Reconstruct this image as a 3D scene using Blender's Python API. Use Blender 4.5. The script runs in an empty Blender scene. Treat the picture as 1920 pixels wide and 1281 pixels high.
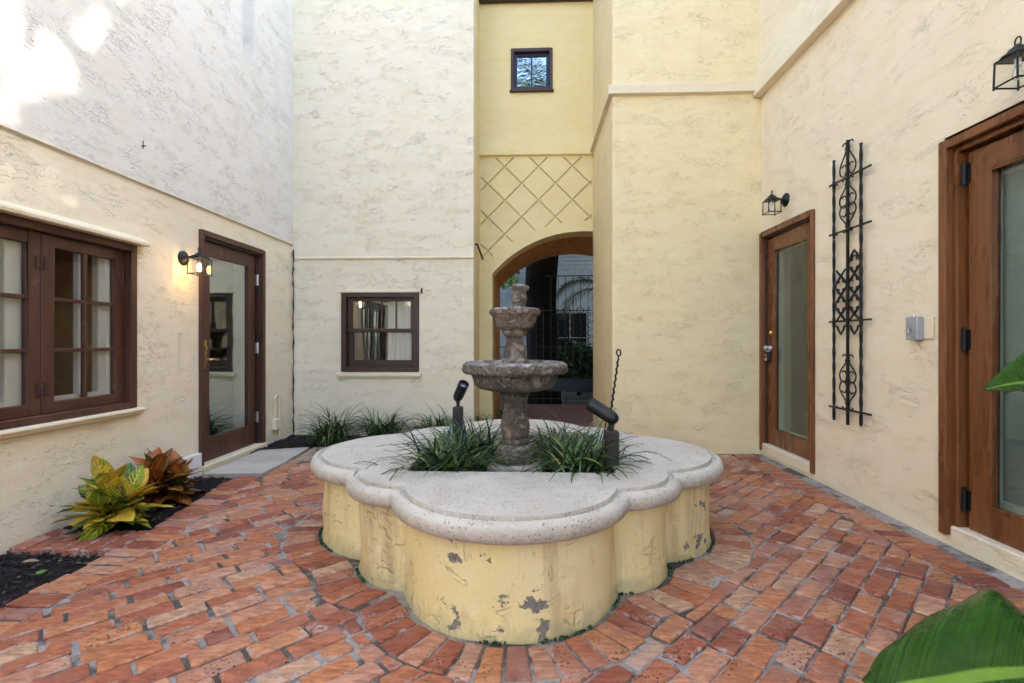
import bpy, bmesh, math, random
from mathutils import Vector, Matrix, noise
from math import sin, cos, pi, radians as R, hypot, atan2, sqrt
rnd = random.Random(7)
S = bpy.context.scene
COL = S.collection

# ------------------------------------------------------------------ camera, sky, sun, exposure
cam_d = bpy.data.cameras.new('camera'); cam = bpy.data.objects.new('camera', cam_d); COL.objects.link(cam)
cam.location = (0, 0, 1.15); cam.rotation_euler = (R(90), 0, math.atan(32 / 910))
cam_d.sensor_width = 36; cam_d.lens = 910 / 1920 * 36; cam_d.clip_start = 0.02; cam_d.clip_end = 3000
S.camera = cam
SUN_EL, SUN_AZ = R(36), R(20)                 # azimuth measured from +X towards +Y
SUN = Vector((cos(SUN_EL) * cos(SUN_AZ), cos(SUN_EL) * sin(SUN_AZ), sin(SUN_EL)))
W = bpy.data.worlds.new('World'); S.world = W; W.use_nodes = True
wn = W.node_tree; wn.nodes.clear()
sky = wn.nodes.new('ShaderNodeTexSky'); sky.sky_type = 'NISHITA'; sky.sun_disc = False
sky.sun_elevation = SUN_EL; sky.sun_rotation = R(90) - SUN_AZ
sky.air_density = 1.0; sky.dust_density = 1.7; sky.ozone_density = 0.8
bg = wn.nodes.new('ShaderNodeBackground'); bg.inputs['Strength'].default_value = 0.15
wo = wn.nodes.new('ShaderNodeOutputWorld')
wn.links.new(sky.outputs[0], bg.inputs[0]); wn.links.new(bg.outputs[0], wo.inputs[0])
sun_d = bpy.data.lights.new('sun', 'SUN'); sun_d.energy = 2.0; sun_d.angle = R(0.53); sun_d.color = (1, 0.95, 0.86)
sun = bpy.data.objects.new('sun', sun_d); COL.objects.link(sun); sun.rotation_euler = SUN.to_track_quat('Z', 'Y').to_euler()
vs = S.view_settings; vs.view_transform = 'Standard'; vs.look = 'None'; vs.gamma = 1; vs.exposure = 2.72; vs.use_curve_mapping = False
S.render.engine = 'CYCLES'
cy = S.cycles; cy.use_denoising = True; cy.max_bounces = 8; cy.diffuse_bounces = 4; cy.glossy_bounces = 4; cy.use_adaptive_sampling = True; cy.adaptive_threshold = .03
cy.transparent_max_bounces = 12; cy.sample_clamp_indirect = 8; cy.caustics_reflective = False; cy.caustics_refractive = False

# ------------------------------------------------------------------ helpers: objects
ORG = {}
class MB:
    """collects verts/faces in world space"""
    def __init__(s): s.v = []; s.f = []; s.uv = None; s.tone = None
    def add(s, vs, fs):
        o = len(s.v); s.v += [tuple(v) for v in vs]; s.f += [tuple(i + o for i in f) for f in fs]; return s
    def box(s, a, b, M=None):
        x0, y0, z0 = a; x1, y1, z1 = b
        vs = [(x, y, z) for z in (z0, z1) for y in (y0, y1) for x in (x0, x1)]
        if M: vs = [M(*v) for v in vs]
        return s.add(vs, [(0, 2, 3, 1), (4, 5, 7, 6), (0, 1, 5, 4), (2, 6, 7, 3), (0, 4, 6, 2), (1, 3, 7, 5)])
    def prism(s, poly, y0, y1, M=None):          # polygon in (x,z) extruded along y
        n = len(poly); vs = [(x, y0, z) for x, z in poly] + [(x, y1, z) for x, z in poly]
        if M: vs = [M(*v) for v in vs]
        return s.add(vs, [tuple(range(n)), tuple(range(2 * n - 1, n - 1, -1))] + [(i, i + n, (i + 1) % n + n, (i + 1) % n) for i in range(n)])
    def tube(s, pts, r, k=6, closed=False, twist=0.0, square=False):
        pts = [Vector(p) for p in pts]; n = len(pts); vs = []; up = Vector((0.13, 0.27, 0.95)).normalized()
        rr = r if hasattr(r, '__len__') else [r] * n
        for i, p in enumerate(pts):
            if closed: t = pts[(i + 1) % n] - pts[i - 1]
            else: t = pts[min(i + 1, n - 1)] - pts[max(i - 1, 0)]
            if t.length < 1e-9: t = Vector((0, 0, 1))
            t.normalize()
            a = up - t * up.dot(t)
            if a.length < 1e-3: a = Vector((1, 0, 0)) - t * t.x
            a.normalize(); b = t.cross(a); up = a
            for j in range(k):
                an = 2 * pi * (j + .5) / k + twist * i
                vs.append(p + (a * cos(an) + b * sin(an)) * rr[i])
        fs = []
        m = n if closed else n - 1
        for i in range(m):
            i2 = (i + 1) % n
            for j in range(k): fs.append((i * k + j, i * k + (j + 1) % k, i2 * k + (j + 1) % k, i2 * k + j))
        if not closed: fs += [tuple(range(k - 1, -1, -1)), tuple(range((n - 1) * k, n * k))]
        return s.add(vs, fs)
    def lathe(s, prof, c=(0, 0, 0), k=32, M=None, mod=None):
        vs = []
        for r, z in prof:
            for j in range(k):
                a = 2 * pi * j / k; q = r * (mod(a, r, z) if mod else 1)
                v = Vector((q * cos(a), q * sin(a), z))
                vs.append((M @ v) if M else v + Vector(c))
        n = len(prof); fs = []
        for i in range(n - 1):
            for j in range(k): fs.append((i * k + j, i * k + (j + 1) % k, (i + 1) * k + (j + 1) % k, (i + 1) * k + j))
        fs += [tuple(range(k - 1, -1, -1)), tuple(range((n - 1) * k, n * k))]
        return s.add(vs, fs)

def org(o): return ORG.get(o.name, Vector((0, 0, 0))) if o else Vector((0, 0, 0))
def tag(o, label=None, cat=None, group=None, kind=None):
    if label: o['label'] = label
    if cat: o['category'] = cat
    if group: o['group'] = group
    if kind: o['kind'] = kind
    return o
def thing(name, label, cat, loc=(0, 0, 0), group=None):
    o = bpy.data.objects.new(name, None); COL.objects.link(o); o.location = loc; o.empty_display_size = 0.1
    ORG[o.name] = Vector(loc); return tag(o, label, cat, group)
def build(mb, name, mat, parent=None, smooth=False, bevel=0, loc=None, recalc=True, label=None, kind=None, seg=1):
    base = org(parent) if parent else Vector(loc or (0, 0, 0))
    me = bpy.data.meshes.new(name)
    me.from_pydata([Vector(v) - base for v in mb.v], [], mb.f)
    if recalc:
        bm = bmesh.new(); bm.from_mesh(me); bmesh.ops.remove_doubles(bm, verts=bm.verts, dist=1e-5) if mb.tone is None and mb.uv is None else None
        bmesh.ops.recalc_face_normals(bm, faces=bm.faces); bm.to_mesh(me); bm.free()
    if mb.tone is not None:
        at = me.attributes.new('tone', 'FLOAT_COLOR', 'POINT')
        at.data.foreach_set('color', [c for t in mb.tone for c in (*t, 1.0)])
    if getattr(mb, 'rim', None):
        at = me.attributes.new('rim', 'FLOAT', 'POINT'); at.data.foreach_set('value', mb.rim)
    if mb.uv is not None:
        ul = me.uv_layers.new(name='UVMap')
        vi = [0] * len(me.loops); me.loops.foreach_get('vertex_index', vi)
        ul.data.foreach_set('uv', [c for i in vi for c in mb.uv[i]])
    me.materials.append(mat)
    if smooth: me.polygons.foreach_set('use_smooth', [True] * len(me.polygons))
    o = bpy.data.objects.new(name, me); COL.objects.link(o)
    if parent: o.parent = parent
    else: o.location = base
    ORG[o.name] = base
    if bevel:
        b = o.modifiers.new('edge', 'BEVEL'); b.width = bevel; b.segments = seg; b.limit_method = 'ANGLE'; b.angle_limit = R(40)
    if smooth == 'auto':
        for p in me.polygons: p.use_smooth = True
    if label: o['label'] = label
    if kind: o['kind'] = kind
    return o

# ------------------------------------------------------------------ helpers: materials
class NT:
    def __init__(s, name, rough=.7, spec=.3):
        s.m = bpy.data.materials.new(name); s.m.use_nodes = True; s.t = s.m.node_tree; s.t.nodes.clear()
        s.out = s.t.nodes.new('ShaderNodeOutputMaterial'); s.b = s.t.nodes.new('ShaderNodeBsdfPrincipled')
        s.t.links.new(s.b.outputs[0], s.out.inputs[0]); s.b.inputs['Roughness'].default_value = rough
        s.b.inputs['Specular IOR Level'].default_value = spec
        s.tc = s.t.nodes.new('ShaderNodeTexCoord')
    def put(s, sock, v):
        if hasattr(v, 'is_linked') or isinstance(v, bpy.types.NodeSocket): s.t.links.new(v, sock)
        else:
            if sock.type == 'RGBA' and len(v) == 3: v = (*v, 1)
            sock.default_value = v
    def node(s, typ, ins=None, **kw):
        n = s.t.nodes.new('ShaderNode' + typ)
        for k, v in kw.items(): setattr(n, k, v)
        for k, v in (ins or {}).items(): s.put(n.inputs[k], v)
        return n
    def obj(s): return s.tc.outputs['Object']
    def map(s, scale=(1, 1, 1), rot=(0, 0, 0), src=None, loc=(0, 0, 0)):
        return s.node('Mapping', {'Vector': src or s.obj(), 'Scale': scale, 'Rotation': rot, 'Location': loc}).outputs[0]
    def noise(s, scale, detail=3, rough=.5, vec=None, dist=0, out=0):
        return s.node('TexNoise', {'Vector': vec or s.obj(), 'Scale': scale, 'Detail': detail, 'Roughness': rough, 'Distortion': dist}).outputs[out]
    def vor(s, scale, vec=None, feature='F1', out='Distance', rand=1.0):
        return s.node('TexVoronoi', {'Vector': vec or s.obj(), 'Scale': scale, 'Randomness': rand}, feature=feature).outputs[out]
    def math(s, op, a, b=0.0, c=0.0, clamp=False):
        n = s.t.nodes.new('ShaderNodeMath'); n.operation = op; n.use_clamp = clamp
        for i, v in enumerate((a, b, c)): s.put(n.inputs[i], v)
        return n.outputs[0]
    def mr(s, v, a, b, c=0.0, d=1.0, smooth=True):
        n = s.node('MapRange', {'Value': v, 'From Min': a, 'From Max': b, 'To Min': c, 'To Max': d})
        n.interpolation_type = 'SMOOTHSTEP' if smooth else 'LINEAR'; return n.outputs[0]
    def mix(s, f, a, b, mode='MIX'):
        n = s.t.nodes.new('ShaderNodeMix'); n.data_type = 'RGBA'; n.blend_type = mode
        s.put(n.inputs[0], f); s.put(n.inputs[6], a); s.put(n.inputs[7], b); return n.outputs[2]
    def ramp(s, f, stops):
        n = s.t.nodes.new('ShaderNodeValToRGB'); e = n.color_ramp.elements
        while len(e) < len(stops): e.new(.5)
        for el, (p, c) in zip(e, stops): el.position = p; el.color = (*c, 1)
        s.put(n.inputs[0], f); return n.outputs[0]
    def sep(s, v):
        return s.node('SeparateXYZ', {0: v}).outputs
    def bump(s, h, dist=.01, strength=1.0, normal=None):
        n = s.node('Bump', {'Height': h, 'Distance': dist, 'Strength': strength})
        if normal is not None: s.put(n.inputs['Normal'], normal)
        return n.outputs[0]
    def col(s, v): s.put(s.b.inputs['Base Color'], v); return s
    def set(s, **k):
        for a, v in k.items(): s.put(s.b.inputs[a.replace('_', ' ')], v)
        return s
    def nor(s, v): s.put(s.b.inputs['Normal'], v); return s

def stucco(name, col, rough_amt=1.0, seed=0.0, stain=.5, dens=0.0):
    n = NT(name, .85, .15)
    v = n.map((1, 1, 2.6), (R(7), R(5), 0), loc=(seed, seed * .7, seed * .3))
    warp = n.noise(3.6, 3, .65, v, out=1)
    vw = n.node('VectorMath', {0: v, 1: n.node('VectorMath', {0: warp, 'Scale': .30}, operation='SCALE').outputs[0]}, operation='ADD').outputs[0]
    saw = n.math('POWER', n.math('FRACT', n.math('MULTIPLY', n.noise(6.5, 2.5, .6, vw), 9.0)), 10.0)
    m1 = n.mr(n.noise(3.7, 3, .65, n.map((1, 1, 1.5), loc=(seed + 5, 3, 1))), .50 - dens, .64 - dens)
    saw2 = n.math('POWER', n.math('FRACT', n.math('MULTIPLY', n.noise(19, 2, .6, vw), 5.0)), 9.0)
    wr, wg, wb = n.node('SeparateColor', {0: warp}).outputs[:3]
    m2 = n.mr(wr, .50 - dens, .64 - dens)
    fine = n.noise(60, 3, .65); big = n.noise(1.6, 2, .5, v)
    h = n.math('MULTIPLY', n.math('MULTIPLY', saw, m1), 1.0 * rough_amt)
    h = n.math('ADD', h, n.math('MULTIPLY', n.math('MULTIPLY', saw2, m2), .55 * rough_amt))
    h = n.math('ADD', h, n.math('MULTIPLY', fine, .26)); h = n.math('ADD', h, n.math('MULTIPLY', big, 1.2))
    h = n.math('ADD', h, n.math('MULTIPLY', wg, .5))
    c = n.mix(n.mr(wb, .35, .7), col, tuple(x * y for x, y in zip(col, (.97, .945, .89))))
    c = n.mix(n.math('MULTIPLY', n.mr(n.noise(3.1, 5, .68, n.map((1, 1, .35), loc=(2, seed, 7))), .58, .76), stain), c, tuple(x * y for x, y in zip(col, (.84, .75, .56))))
    n.col(c).nor(n.bump(h, .0072, .85)); return n.m

CREAM = (.85, .76, .59)
M_stucco = stucco('cream_stucco', CREAM, 1.0, 0)
M_stucco_u = stucco('sky_tinted_stucco', (.765, .735, .675), 1.1, 1.3, .2, .0)  # cool sky light put into the colour of the upper left wall
M_stucco_y = stucco('yellow_cream_stucco', (.85, .72, .445), .75, 3.3)
M_stucco_r = stucco('cream_stucco_pale', (.85, .75, .575), .85, 7.1, .3, -.025)
M_smooth = stucco('smooth_yellow_stucco', (.85, .71, .39), .12, 11, .35)
M_trim = stucco('painted_trim', (.82, .72, .53), .1, 2.2, .7)

def wood(name, dark, light, rough=.35, scale=1.0, spec=.5, weather=.0):
    n = NT(name, rough, spec)
    v = n.map((38 * scale, 38 * scale, 1.8))
    g = n.noise(1.0, 5, .65, v, 1.2); g2 = n.noise(2.2, 3, .6, n.map((3, 3, .6)))
    c = n.ramp(n.math('ADD', n.math('MULTIPLY', g, .6), n.math('MULTIPLY', g2, .45)), [(.34, dark), (.70, light)])
    if weather: c = n.mix(n.mr(n.noise(14, 5, .7), .60, .72, 0, weather), c, (.28, .22, .19))
    n.col(c).set(Roughness=n.mr(g2, .3, .8, rough * .8, rough * 1.5)).nor(n.bump(g, .0015, .5)); return n.m
M_wood_l = wood('dark_brown_painted_wood', (.050, .018, .010), (.115, .046, .026), .42, weather=.25)
M_wood_w = wood('deep_brown_window_wood', (.032, .014, .010), (.070, .029, .019), .45, weather=.2)
M_wood_r = wood('varnished_red_brown_wood', (.085, .026, .009), (.26, .098, .034), .28)
M_wood_eave = wood('dark_eave_timber', (.035, .020, .016), (.07, .042, .032), .6)

def flat(name, col, rough=.5, spec=.4, metal=0.0, bump=0, bscale=60, var=.12):
    n = NT(name, rough, spec); n.b.inputs['Metallic'].default_value = metal
    k = n.noise(7, 4, .6)
    n.col(n.mix(n.mr(k, .3, .7), tuple(c * (1 - var) for c in col), tuple(min(1, c * (1 + var)) for c in col)))
    if bump: n.nor(n.bump(n.noise(bscale, 4, .6), bump, .8))
    return n.m
M_iron = flat('black_wrought_iron', (.006, .006, .0065), .45, .35, 0, .002, 90)
M_blackplastic = flat('black_painted_metal', (.010, .0095, .011), .45, .4, 0, .0008, 200)
M_bronze = flat('dark_bronze_paint', (.026, .017, .014), .5, .5, 0, .001, 150)
M_steel = flat('worn_steel', (.55, .55, .55), .38, .5, .9)
M_brass = flat('polished_brass', (.72, .50, .20), .22, .5, 1.0, var=.05)
M_greymetal = flat('grey_painted_metal', (.38, .38, .40), .45, .5, .2)
M_white = flat('white_interior_paint', (.80, .80, .80), .5, .4, var=.04)
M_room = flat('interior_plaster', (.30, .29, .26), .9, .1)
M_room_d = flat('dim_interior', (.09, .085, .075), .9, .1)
M_cable = flat('old_black_cable', (.05, .043, .035), .8, .2, 0, .004, 80)
def glass(name, k=1.0, b=.05, tint=(.75, .80, .76)):
    n = NT(name); t = n.t
    bf = n.node('NewGeometry').outputs['Backfacing']       # same reflectance from both sides of the thin pane
    fr = n.node('Fresnel', {'IOR': n.math('SUBTRACT', 1.5, n.math('MULTIPLY', bf, .8333))}).outputs[0]
    f = n.math('ADD', n.math('MULTIPLY', fr, k), b, clamp=True)
    tr = n.node('BsdfTransparent', {'Color': tint}); gl = n.node('BsdfGlossy', {'Color': (.96, 1, .97), 'Roughness': .012})
    wob = n.bump(n.noise(3.0, 2, .5), .004, .25); t.links.new(wob, gl.inputs['Normal'])
    mx = n.node('MixShader', {0: f}); t.links.new(tr.outputs[0], mx.inputs[1]); t.links.new(gl.outputs[0], mx.inputs[2])
    t.links.new(mx.outputs[0], n.out.inputs[0]); return n.m
M_glass = glass('window_glass', 1.6, .06, (.94, .95, .93))
M_glass_door = glass('coated_door_glass', 1.1, .02)
M_glass_left = glass('reflective_door_glass', 2.0, .22)
M_glass_clear = glass('lantern_glass', .8, .0, (.95, .95, .92))
M_glass_top = glass('blue_coated_glass', 1.5, .55, (.5, .6, .7))

# brick
def brick_mat():
    n = NT('old_red_brick', .62, .35)
    tone = n.node('Attribute', {}, attribute_name='tone').outputs['Color']
    r, g, b = n.node('SeparateColor', {0: tone}).outputs[:3]
    base = n.ramp(r, [(0, (.27, .080, .052)), (.2, (.42, .135, .072)), (.45, (.52, .200, .090)), (.65, (.55, .245, .112)), (.85, (.54, .275, .185)), (1, (.58, .39, .24))])
    p = n.node('VectorMath', {0: n.node('NewGeometry').outputs['Position'], 1: n.node('VectorMath', {0: tone, 'Scale': 7.0}, operation='SCALE').outputs[0]}, operation='ADD').outputs[0]
    st = n.map((16, 55, 16), (0, 0, R(-45)), p)
    k = n.noise(1, 4, .65, st)
    base = n.mix(n.mr(k, .3, .7), n.mix(1, base, (.62, .52, .48), 'MULTIPLY'), n.mix(1, base, (1.16, 1.16, 1.16), 'MULTIPLY'))
    base = n.mix(n.mr(n.noise(7, 4, .6, p), .45, .75, 0, .55), base, (.36, .15, .11))
    white = n.math('MULTIPLY', n.mr(n.noise(11, 6, .72, p), n.math('SUBTRACT', .64, n.math('MULTIPLY', g, .16)), .74), n.mr(n.noise(60, 3, .6, p), .35, .6))
    rim = n.node('Attribute', {}, attribute_name='rim').outputs['Fac']
    base = n.mix(n.math('MULTIPLY', n.mr(n.math('ADD', n.math('MULTIPLY', rim, .13), n.math('ADD', n.noise(17, 5, .7, p), n.math('MULTIPLY', g, .12))), .70, .86), .7), base, (.48, .41, .37))
    base = n.mix(n.math('MULTIPLY', white, .75), base, (.58, .51, .47))
    base = n.mix(n.mr(n.noise(2.1, 3, .6, n.map(loc=(3, 1, 0), src=p)), .52, .72, 0, .45), base, (.44, .29, .25))
    pv = n.vor(62, p); pm = n.noise(9, 3, .6, p)
    pit = n.math('MULTIPLY', n.mr(n.math('ADD', pv, n.math('MULTIPLY', n.noise(150, 2, .5, p), .25)), .26, .42, 1, 0), n.mr(n.math('ADD', pm, n.math('MULTIPLY', b, .26)), .64, .76))
    base = n.mix(n.math('MULTIPLY', pit, .85), base, (.030, .018, .014))
    h = n.math('ADD', n.math('MULTIPLY', k, .35), n.math('MULTIPLY', n.noise(90, 4, .65, p), .25))
    h = n.math('SUBTRACT', h, n.math('MULTIPLY', pit, .9)); h = n.math('ADD', h, n.math('MULTIPLY', n.noise(22, 3, .6, p), .6))
    n.col(base).set(Roughness=n.mr(n.noise(6, 3, .6, p), .3, .7, .34, .62)).nor(n.bump(h, .0075, 1.0)); return n.m
M_brick = brick_mat()
def mortar_mat():
    n = NT('grey_mortar', .85, .2)
    c = n.mix(n.mr(n.noise(2.3, 5, .65), .35, .65), (.33, .30, .275), (.46, .42, .39))
    c = n.mix(n.mr(n.noise(40, 4, .7), .45, .68), c, (.30, .27, .25))
    c = n.mix(n.mr(n.noise(3.1, 5, .7, n.map(loc=(4, 2, 0))), .44, .58, 0, .88), c, (.075, .064, .048))
    c = n.mix(n.mr(n.noise(9.0, 4, .7, n.map(loc=(1, 7, 0))), .63, .70, 0, .8), c, (.06, .075, .025))
    n.col(c).nor(n.bump(n.math('ADD', n.noise(70, 5, .7), n.math('MULTIPLY', n.noise(18, 3, .6), 1.2)), .007, .9)); return n.m
M_mortar = mortar_mat()
def passage_mat():
    n = NT('dull_red_passage_brick', .45, .4)
    bt = n.node('TexBrick', {'Vector': n.map((1, 1, 1), (0, 0, 0)), 'Color1': (.20, .065, .042), 'Color2': (.30, .10, .06), 'Mortar': (.22, .19, .17), 'Scale': 1.0, 'Mortar Size': .008, 'Brick Width': .21, 'Row Height': .1})
    n.col(n.mix(n.mr(n.noise(5, 4, .6), .4, .7, 0, .5), bt.outputs[0], (.16, .09, .07))).nor(n.bump(n.noise(30, 4, .6), .004, .6)); return n.m
M_passage = passage_mat()
def stone_mat():
    n = NT('cast_coping_stone', .75, .25)
    c = n.mix(n.mr(n.noise(3, 5, .65), .35, .7), (.69, .635, .545), (.60, .54, .455))
    c = n.mix(n.mr(n.noise(7, 5, .7, n.map(loc=(2, 5, 1))), .58, .75, 0, .5), c, (.50, .40, .30))
    pit = n.math('MULTIPLY', n.mr(n.vor(62), .15, .30, 1, 0), n.mr(n.noise(12, 4, .7), .40, .56))
    pit2 = n.math('MULTIPLY', n.mr(n.vor(150), .18, .34, 1, 0), n.mr(n.noise(5, 4, .7), .40, .58))
    pp = n.math('MAXIMUM', pit, n.math('MULTIPLY', pit2, .7))
    c = n.mix(n.math('MULTIPLY', pp, .70), c, (.17, .145, .12))
    c = n.mix(n.mr(n.noise(260, 2, .5), .40, .66, 0, .28), c, (.42, .39, .35))
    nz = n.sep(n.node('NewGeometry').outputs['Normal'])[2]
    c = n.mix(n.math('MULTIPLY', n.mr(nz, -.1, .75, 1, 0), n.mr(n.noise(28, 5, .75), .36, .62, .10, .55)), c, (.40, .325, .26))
    n.col(c).nor(n.bump(n.math('SUBTRACT', n.math('MULTIPLY', n.noise(130, 4, .7), .9), pp), .005, 1.0)); return n.m
M_stone = stone_mat()
def basin_mat():
    n = NT('peeling_yellow_plaster', .85, .15)
    v = n.map((1, 1, 1.2))
    warp = n.node('VectorMath', {0: v, 1: n.node('VectorMath', {0: n.noise(3, 4, .6, v, out=1), 'Scale': .3}, operation='SCALE').outputs[0]}, operation='ADD').outputs[0]
    saw = n.math('POWER', n.math('FRACT', n.math('MULTIPLY', n.noise(5.0, 3, .6, warp), 9)), 7)
    mk = n.mr(n.noise(4.5, 3, .6), .46, .60)
    c = n.mix(n.mr(n.noise(2.4, 4, .6), .35, .7), (.82, .655, .31), (.82, .69, .40))
    c = n.mix(n.mr(n.noise(4, 5, .7, n.map((1, 1, .14))), .48, .68, 0, .80), c, (.50, .35, .18))
    c = n.mix(n.mr(n.noise(11, 5, .7, n.map((1, 1, .35), loc=(3, 1, 1))), .58, .70, 0, .55), c, (.40, .29, .16))
    ox, oy, oz = n.sep(n.obj())
    chip = n.mr(n.noise(8.5, 5, .62, n.map((1, 1, 1), loc=(1.7, 4.1, 2.6))), .592, .618)
    zone = n.math('MULTIPLY', n.mr(ox, -.50, -.36), n.mr(ox, .10, .22, 1, 0))
    zone = n.math('MAXIMUM', n.math('MULTIPLY', zone, n.mr(oy, -.7, -.6, 1, 0)), n.math('MULTIPLY', n.mr(ox, .86, .95), .9))
    chip = n.math('MULTIPLY', chip, n.mr(zone, .3, .5)); chip = n.math('MULTIPLY', chip, n.mr(n.noise(70, 4, .7), .30, .45))
    c = n.mix(n.math('MULTIPLY', n.mr(n.noise(13, 5, .7, n.map(loc=(5, 2, 8))), .55, .72), .45), c, (.86, .76, .52))
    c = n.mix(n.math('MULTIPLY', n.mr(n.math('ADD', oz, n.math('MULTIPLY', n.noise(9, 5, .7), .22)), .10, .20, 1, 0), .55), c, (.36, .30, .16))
    c = n.mix(chip, c, n.mix(n.noise(60, 3, .6), (.17, .155, .14), (.29, .265, .24)))
    h = n.math('ADD', n.math('MULTIPLY', saw, mk), n.math('MULTIPLY', n.noise(45, 4, .7), .5))
    h = n.math('ADD', h, n.math('MULTIPLY', n.noise(9, 3, .55), .45)); h = n.math('SUBTRACT', h, n.math('MULTIPLY', chip, .5))
    n.col(c).nor(n.bump(h, .009, .85)); return n.m
M_basin = basin_mat()
def carved_mat():
    n = NT('weathered_carved_stone', .85, .2)
    c = n.mix(n.mr(n.noise(7, 5, .7), .35, .65), (.30, .245, .20), (.18, .145, .12))
    c = n.mix(n.mr(n.noise(4.5, 5, .7, n.map((1, 1, .5), loc=(2, 2, 2))), .52, .70, 0, .75), c, (.40, .28, .18))
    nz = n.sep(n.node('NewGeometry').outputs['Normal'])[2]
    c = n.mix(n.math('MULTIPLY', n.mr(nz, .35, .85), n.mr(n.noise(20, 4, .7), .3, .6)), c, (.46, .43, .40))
    c = n.mix(n.mr(n.noise(16, 5, .75, n.map(loc=(7, 1, 3))), .60, .70, 0, .8), c, (.05, .042, .038))
    pit = n.mr(n.vor(110), .12, .28, 1, 0); pm = n.mr(n.noise(14, 4, .6), .5, .65)
    c = n.mix(n.math('MULTIPLY', n.math('MULTIPLY', pit, pm), .7), c, (.04, .033, .03))
    rg = n.node('TexNoise', {'Vector': n.obj(), 'Scale': 11, 'Detail': 5, 'Roughness': .6, 'Distortion': 1.6}).outputs[0]
    rd = n.math('ABSOLUTE', n.math('SUBTRACT', rg, .5))
    c = n.mix(n.mr(rd, .0, .03, .40, 0), c, (.06, .048, .042))  # crevice shade put into the colour where the bump is lowest
    h = n.math('ADD', n.mr(rd, 0, .09, 0, 1), n.math('MULTIPLY', n.noise(75, 4, .7), .5))
    n.col(c).nor(n.bump(h, .016, 1.0)); return n.m
M_carved = carved_mat()
def leafmat(name, stops, rough=.4, uv=False, transl=.15, spec=.4):
    n = NT(name, rough, spec)
    at = n.node('Attribute', {}, attribute_name='tone').outputs['Color']
    r, g, b = n.node('SeparateColor', {0: at}).outputs[:3]
    c = n.ramp(r, stops); c = n.mix(n.mr(n.noise(30, 3, .6), .4, .7, 0, .3), c, tuple(x * .6 for x in stops[0][1]))
    n.col(c); n.b.inputs['Transmission Weight'].default_value = 0
    return n.m
M_lir = leafmat('liriope_leaf', [(0, (.018, .044, .016)), (.5, (.048, .100, .034)), (.82, (.10, .175, .05)), (1, (.36, .36, .12))], .26)
M_tree = leafmat('tree_leaf', [(0, (.02, .045, .012)), (1, (.06, .11, .03))], .5)
M_palm = leafmat('palm_leaf', [(0, (.02, .05, .015)), (.7, (.05, .11, .03)), (1, (.10, .17, .04))], .4)
M_bright = leafmat('bright_leaf', [(0, (.10, .24, .02)), (1, (.34, .60, .05))], .4)  # raised albedo carries the sunlight on the leaves beyond the arch
M_bark = flat('dark_bark', (.016, .0135, .013), .95, .1, 0, .03, 12)
M_soil = flat('dark_soil', (.020, .016, .014), .95, .1, 0, .02, 50)
M_mulch = NT('shredded_mulch', .8, .25)
_at = M_mulch.node('Attribute', {}, attribute_name='tone').outputs['Color']
M_mulch.col(M_mulch.ramp(M_mulch.node('SeparateColor', {0: _at}).outputs[0], [(0, (.009, .007, .008)), (.75, (.026, .019, .018)), (.93, (.06, .045, .035)), (1, (.25, .20, .15))])); M_mulch = M_mulch.m
def croton_mat(name, ground, vein, edge, old):
    n = NT(name, .30, .5)
    u, v, _ = n.sep(n.tc.outputs['UV'])           # u along, v across (-.5 .. .5 shifted by .5)
    av = n.math('ABSOLUTE', n.math('SUBTRACT', v, .5))
    rn = n.node('ObjectInfo').outputs['Random']
    wob = n.math('MULTIPLY', n.math('SUBTRACT', n.noise(9, 3, .6), .5), .16)
    ph = n.math('FRACT', n.math('ADD', n.math('SUBTRACT', n.math('MULTIPLY', u, 7.5), n.math('MULTIPLY', av, 4.5)), n.math('MULTIPLY', wob, 4)))
    line = n.mr(n.math('ABSOLUTE', n.math('SUBTRACT', ph, .5)), .10, .24, 1, 0)
    mid = n.mr(av, .02, .06, 1, 0)
    vm = n.math('MAXIMUM', line, mid)
    amt = n.mr(n.math('ADD', rn, n.math('MULTIPLY', n.noise(14, 3, .6), .5)), .2, .7, .6, 1.0)
    c = n.mix(n.math('MULTIPLY', vm, amt), ground, vein)
    flush = n.mr(n.math('ADD', n.noise(6, 3, .6), n.math('MULTIPLY', rn, .5)), .60, .95)
    c = n.mix(flush, c, edge)
    c = n.mix(n.mr(av, .36, .48, 0, .7), c, old)
    n.col(c).nor(n.bump(n.math('MULTIPLY', vm, -1), .002, .7)); return n.m
M_croton_y = croton_mat('yellow_green_croton_leaf', (.060, .170, .016), (.80, .66, .07), (.78, .50, .06), (.45, .30, .03))
M_croton_r = croton_mat('bronze_croton_leaf', (.034, .036, .010), (.62, .25, .03), (.46, .12, .028), (.14, .025, .014))
M_croton_g = croton_mat('green_croton_leaf', (.028, .115, .018), (.42, .50, .06), (.05, .14, .02), (.03, .09, .015))
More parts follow.
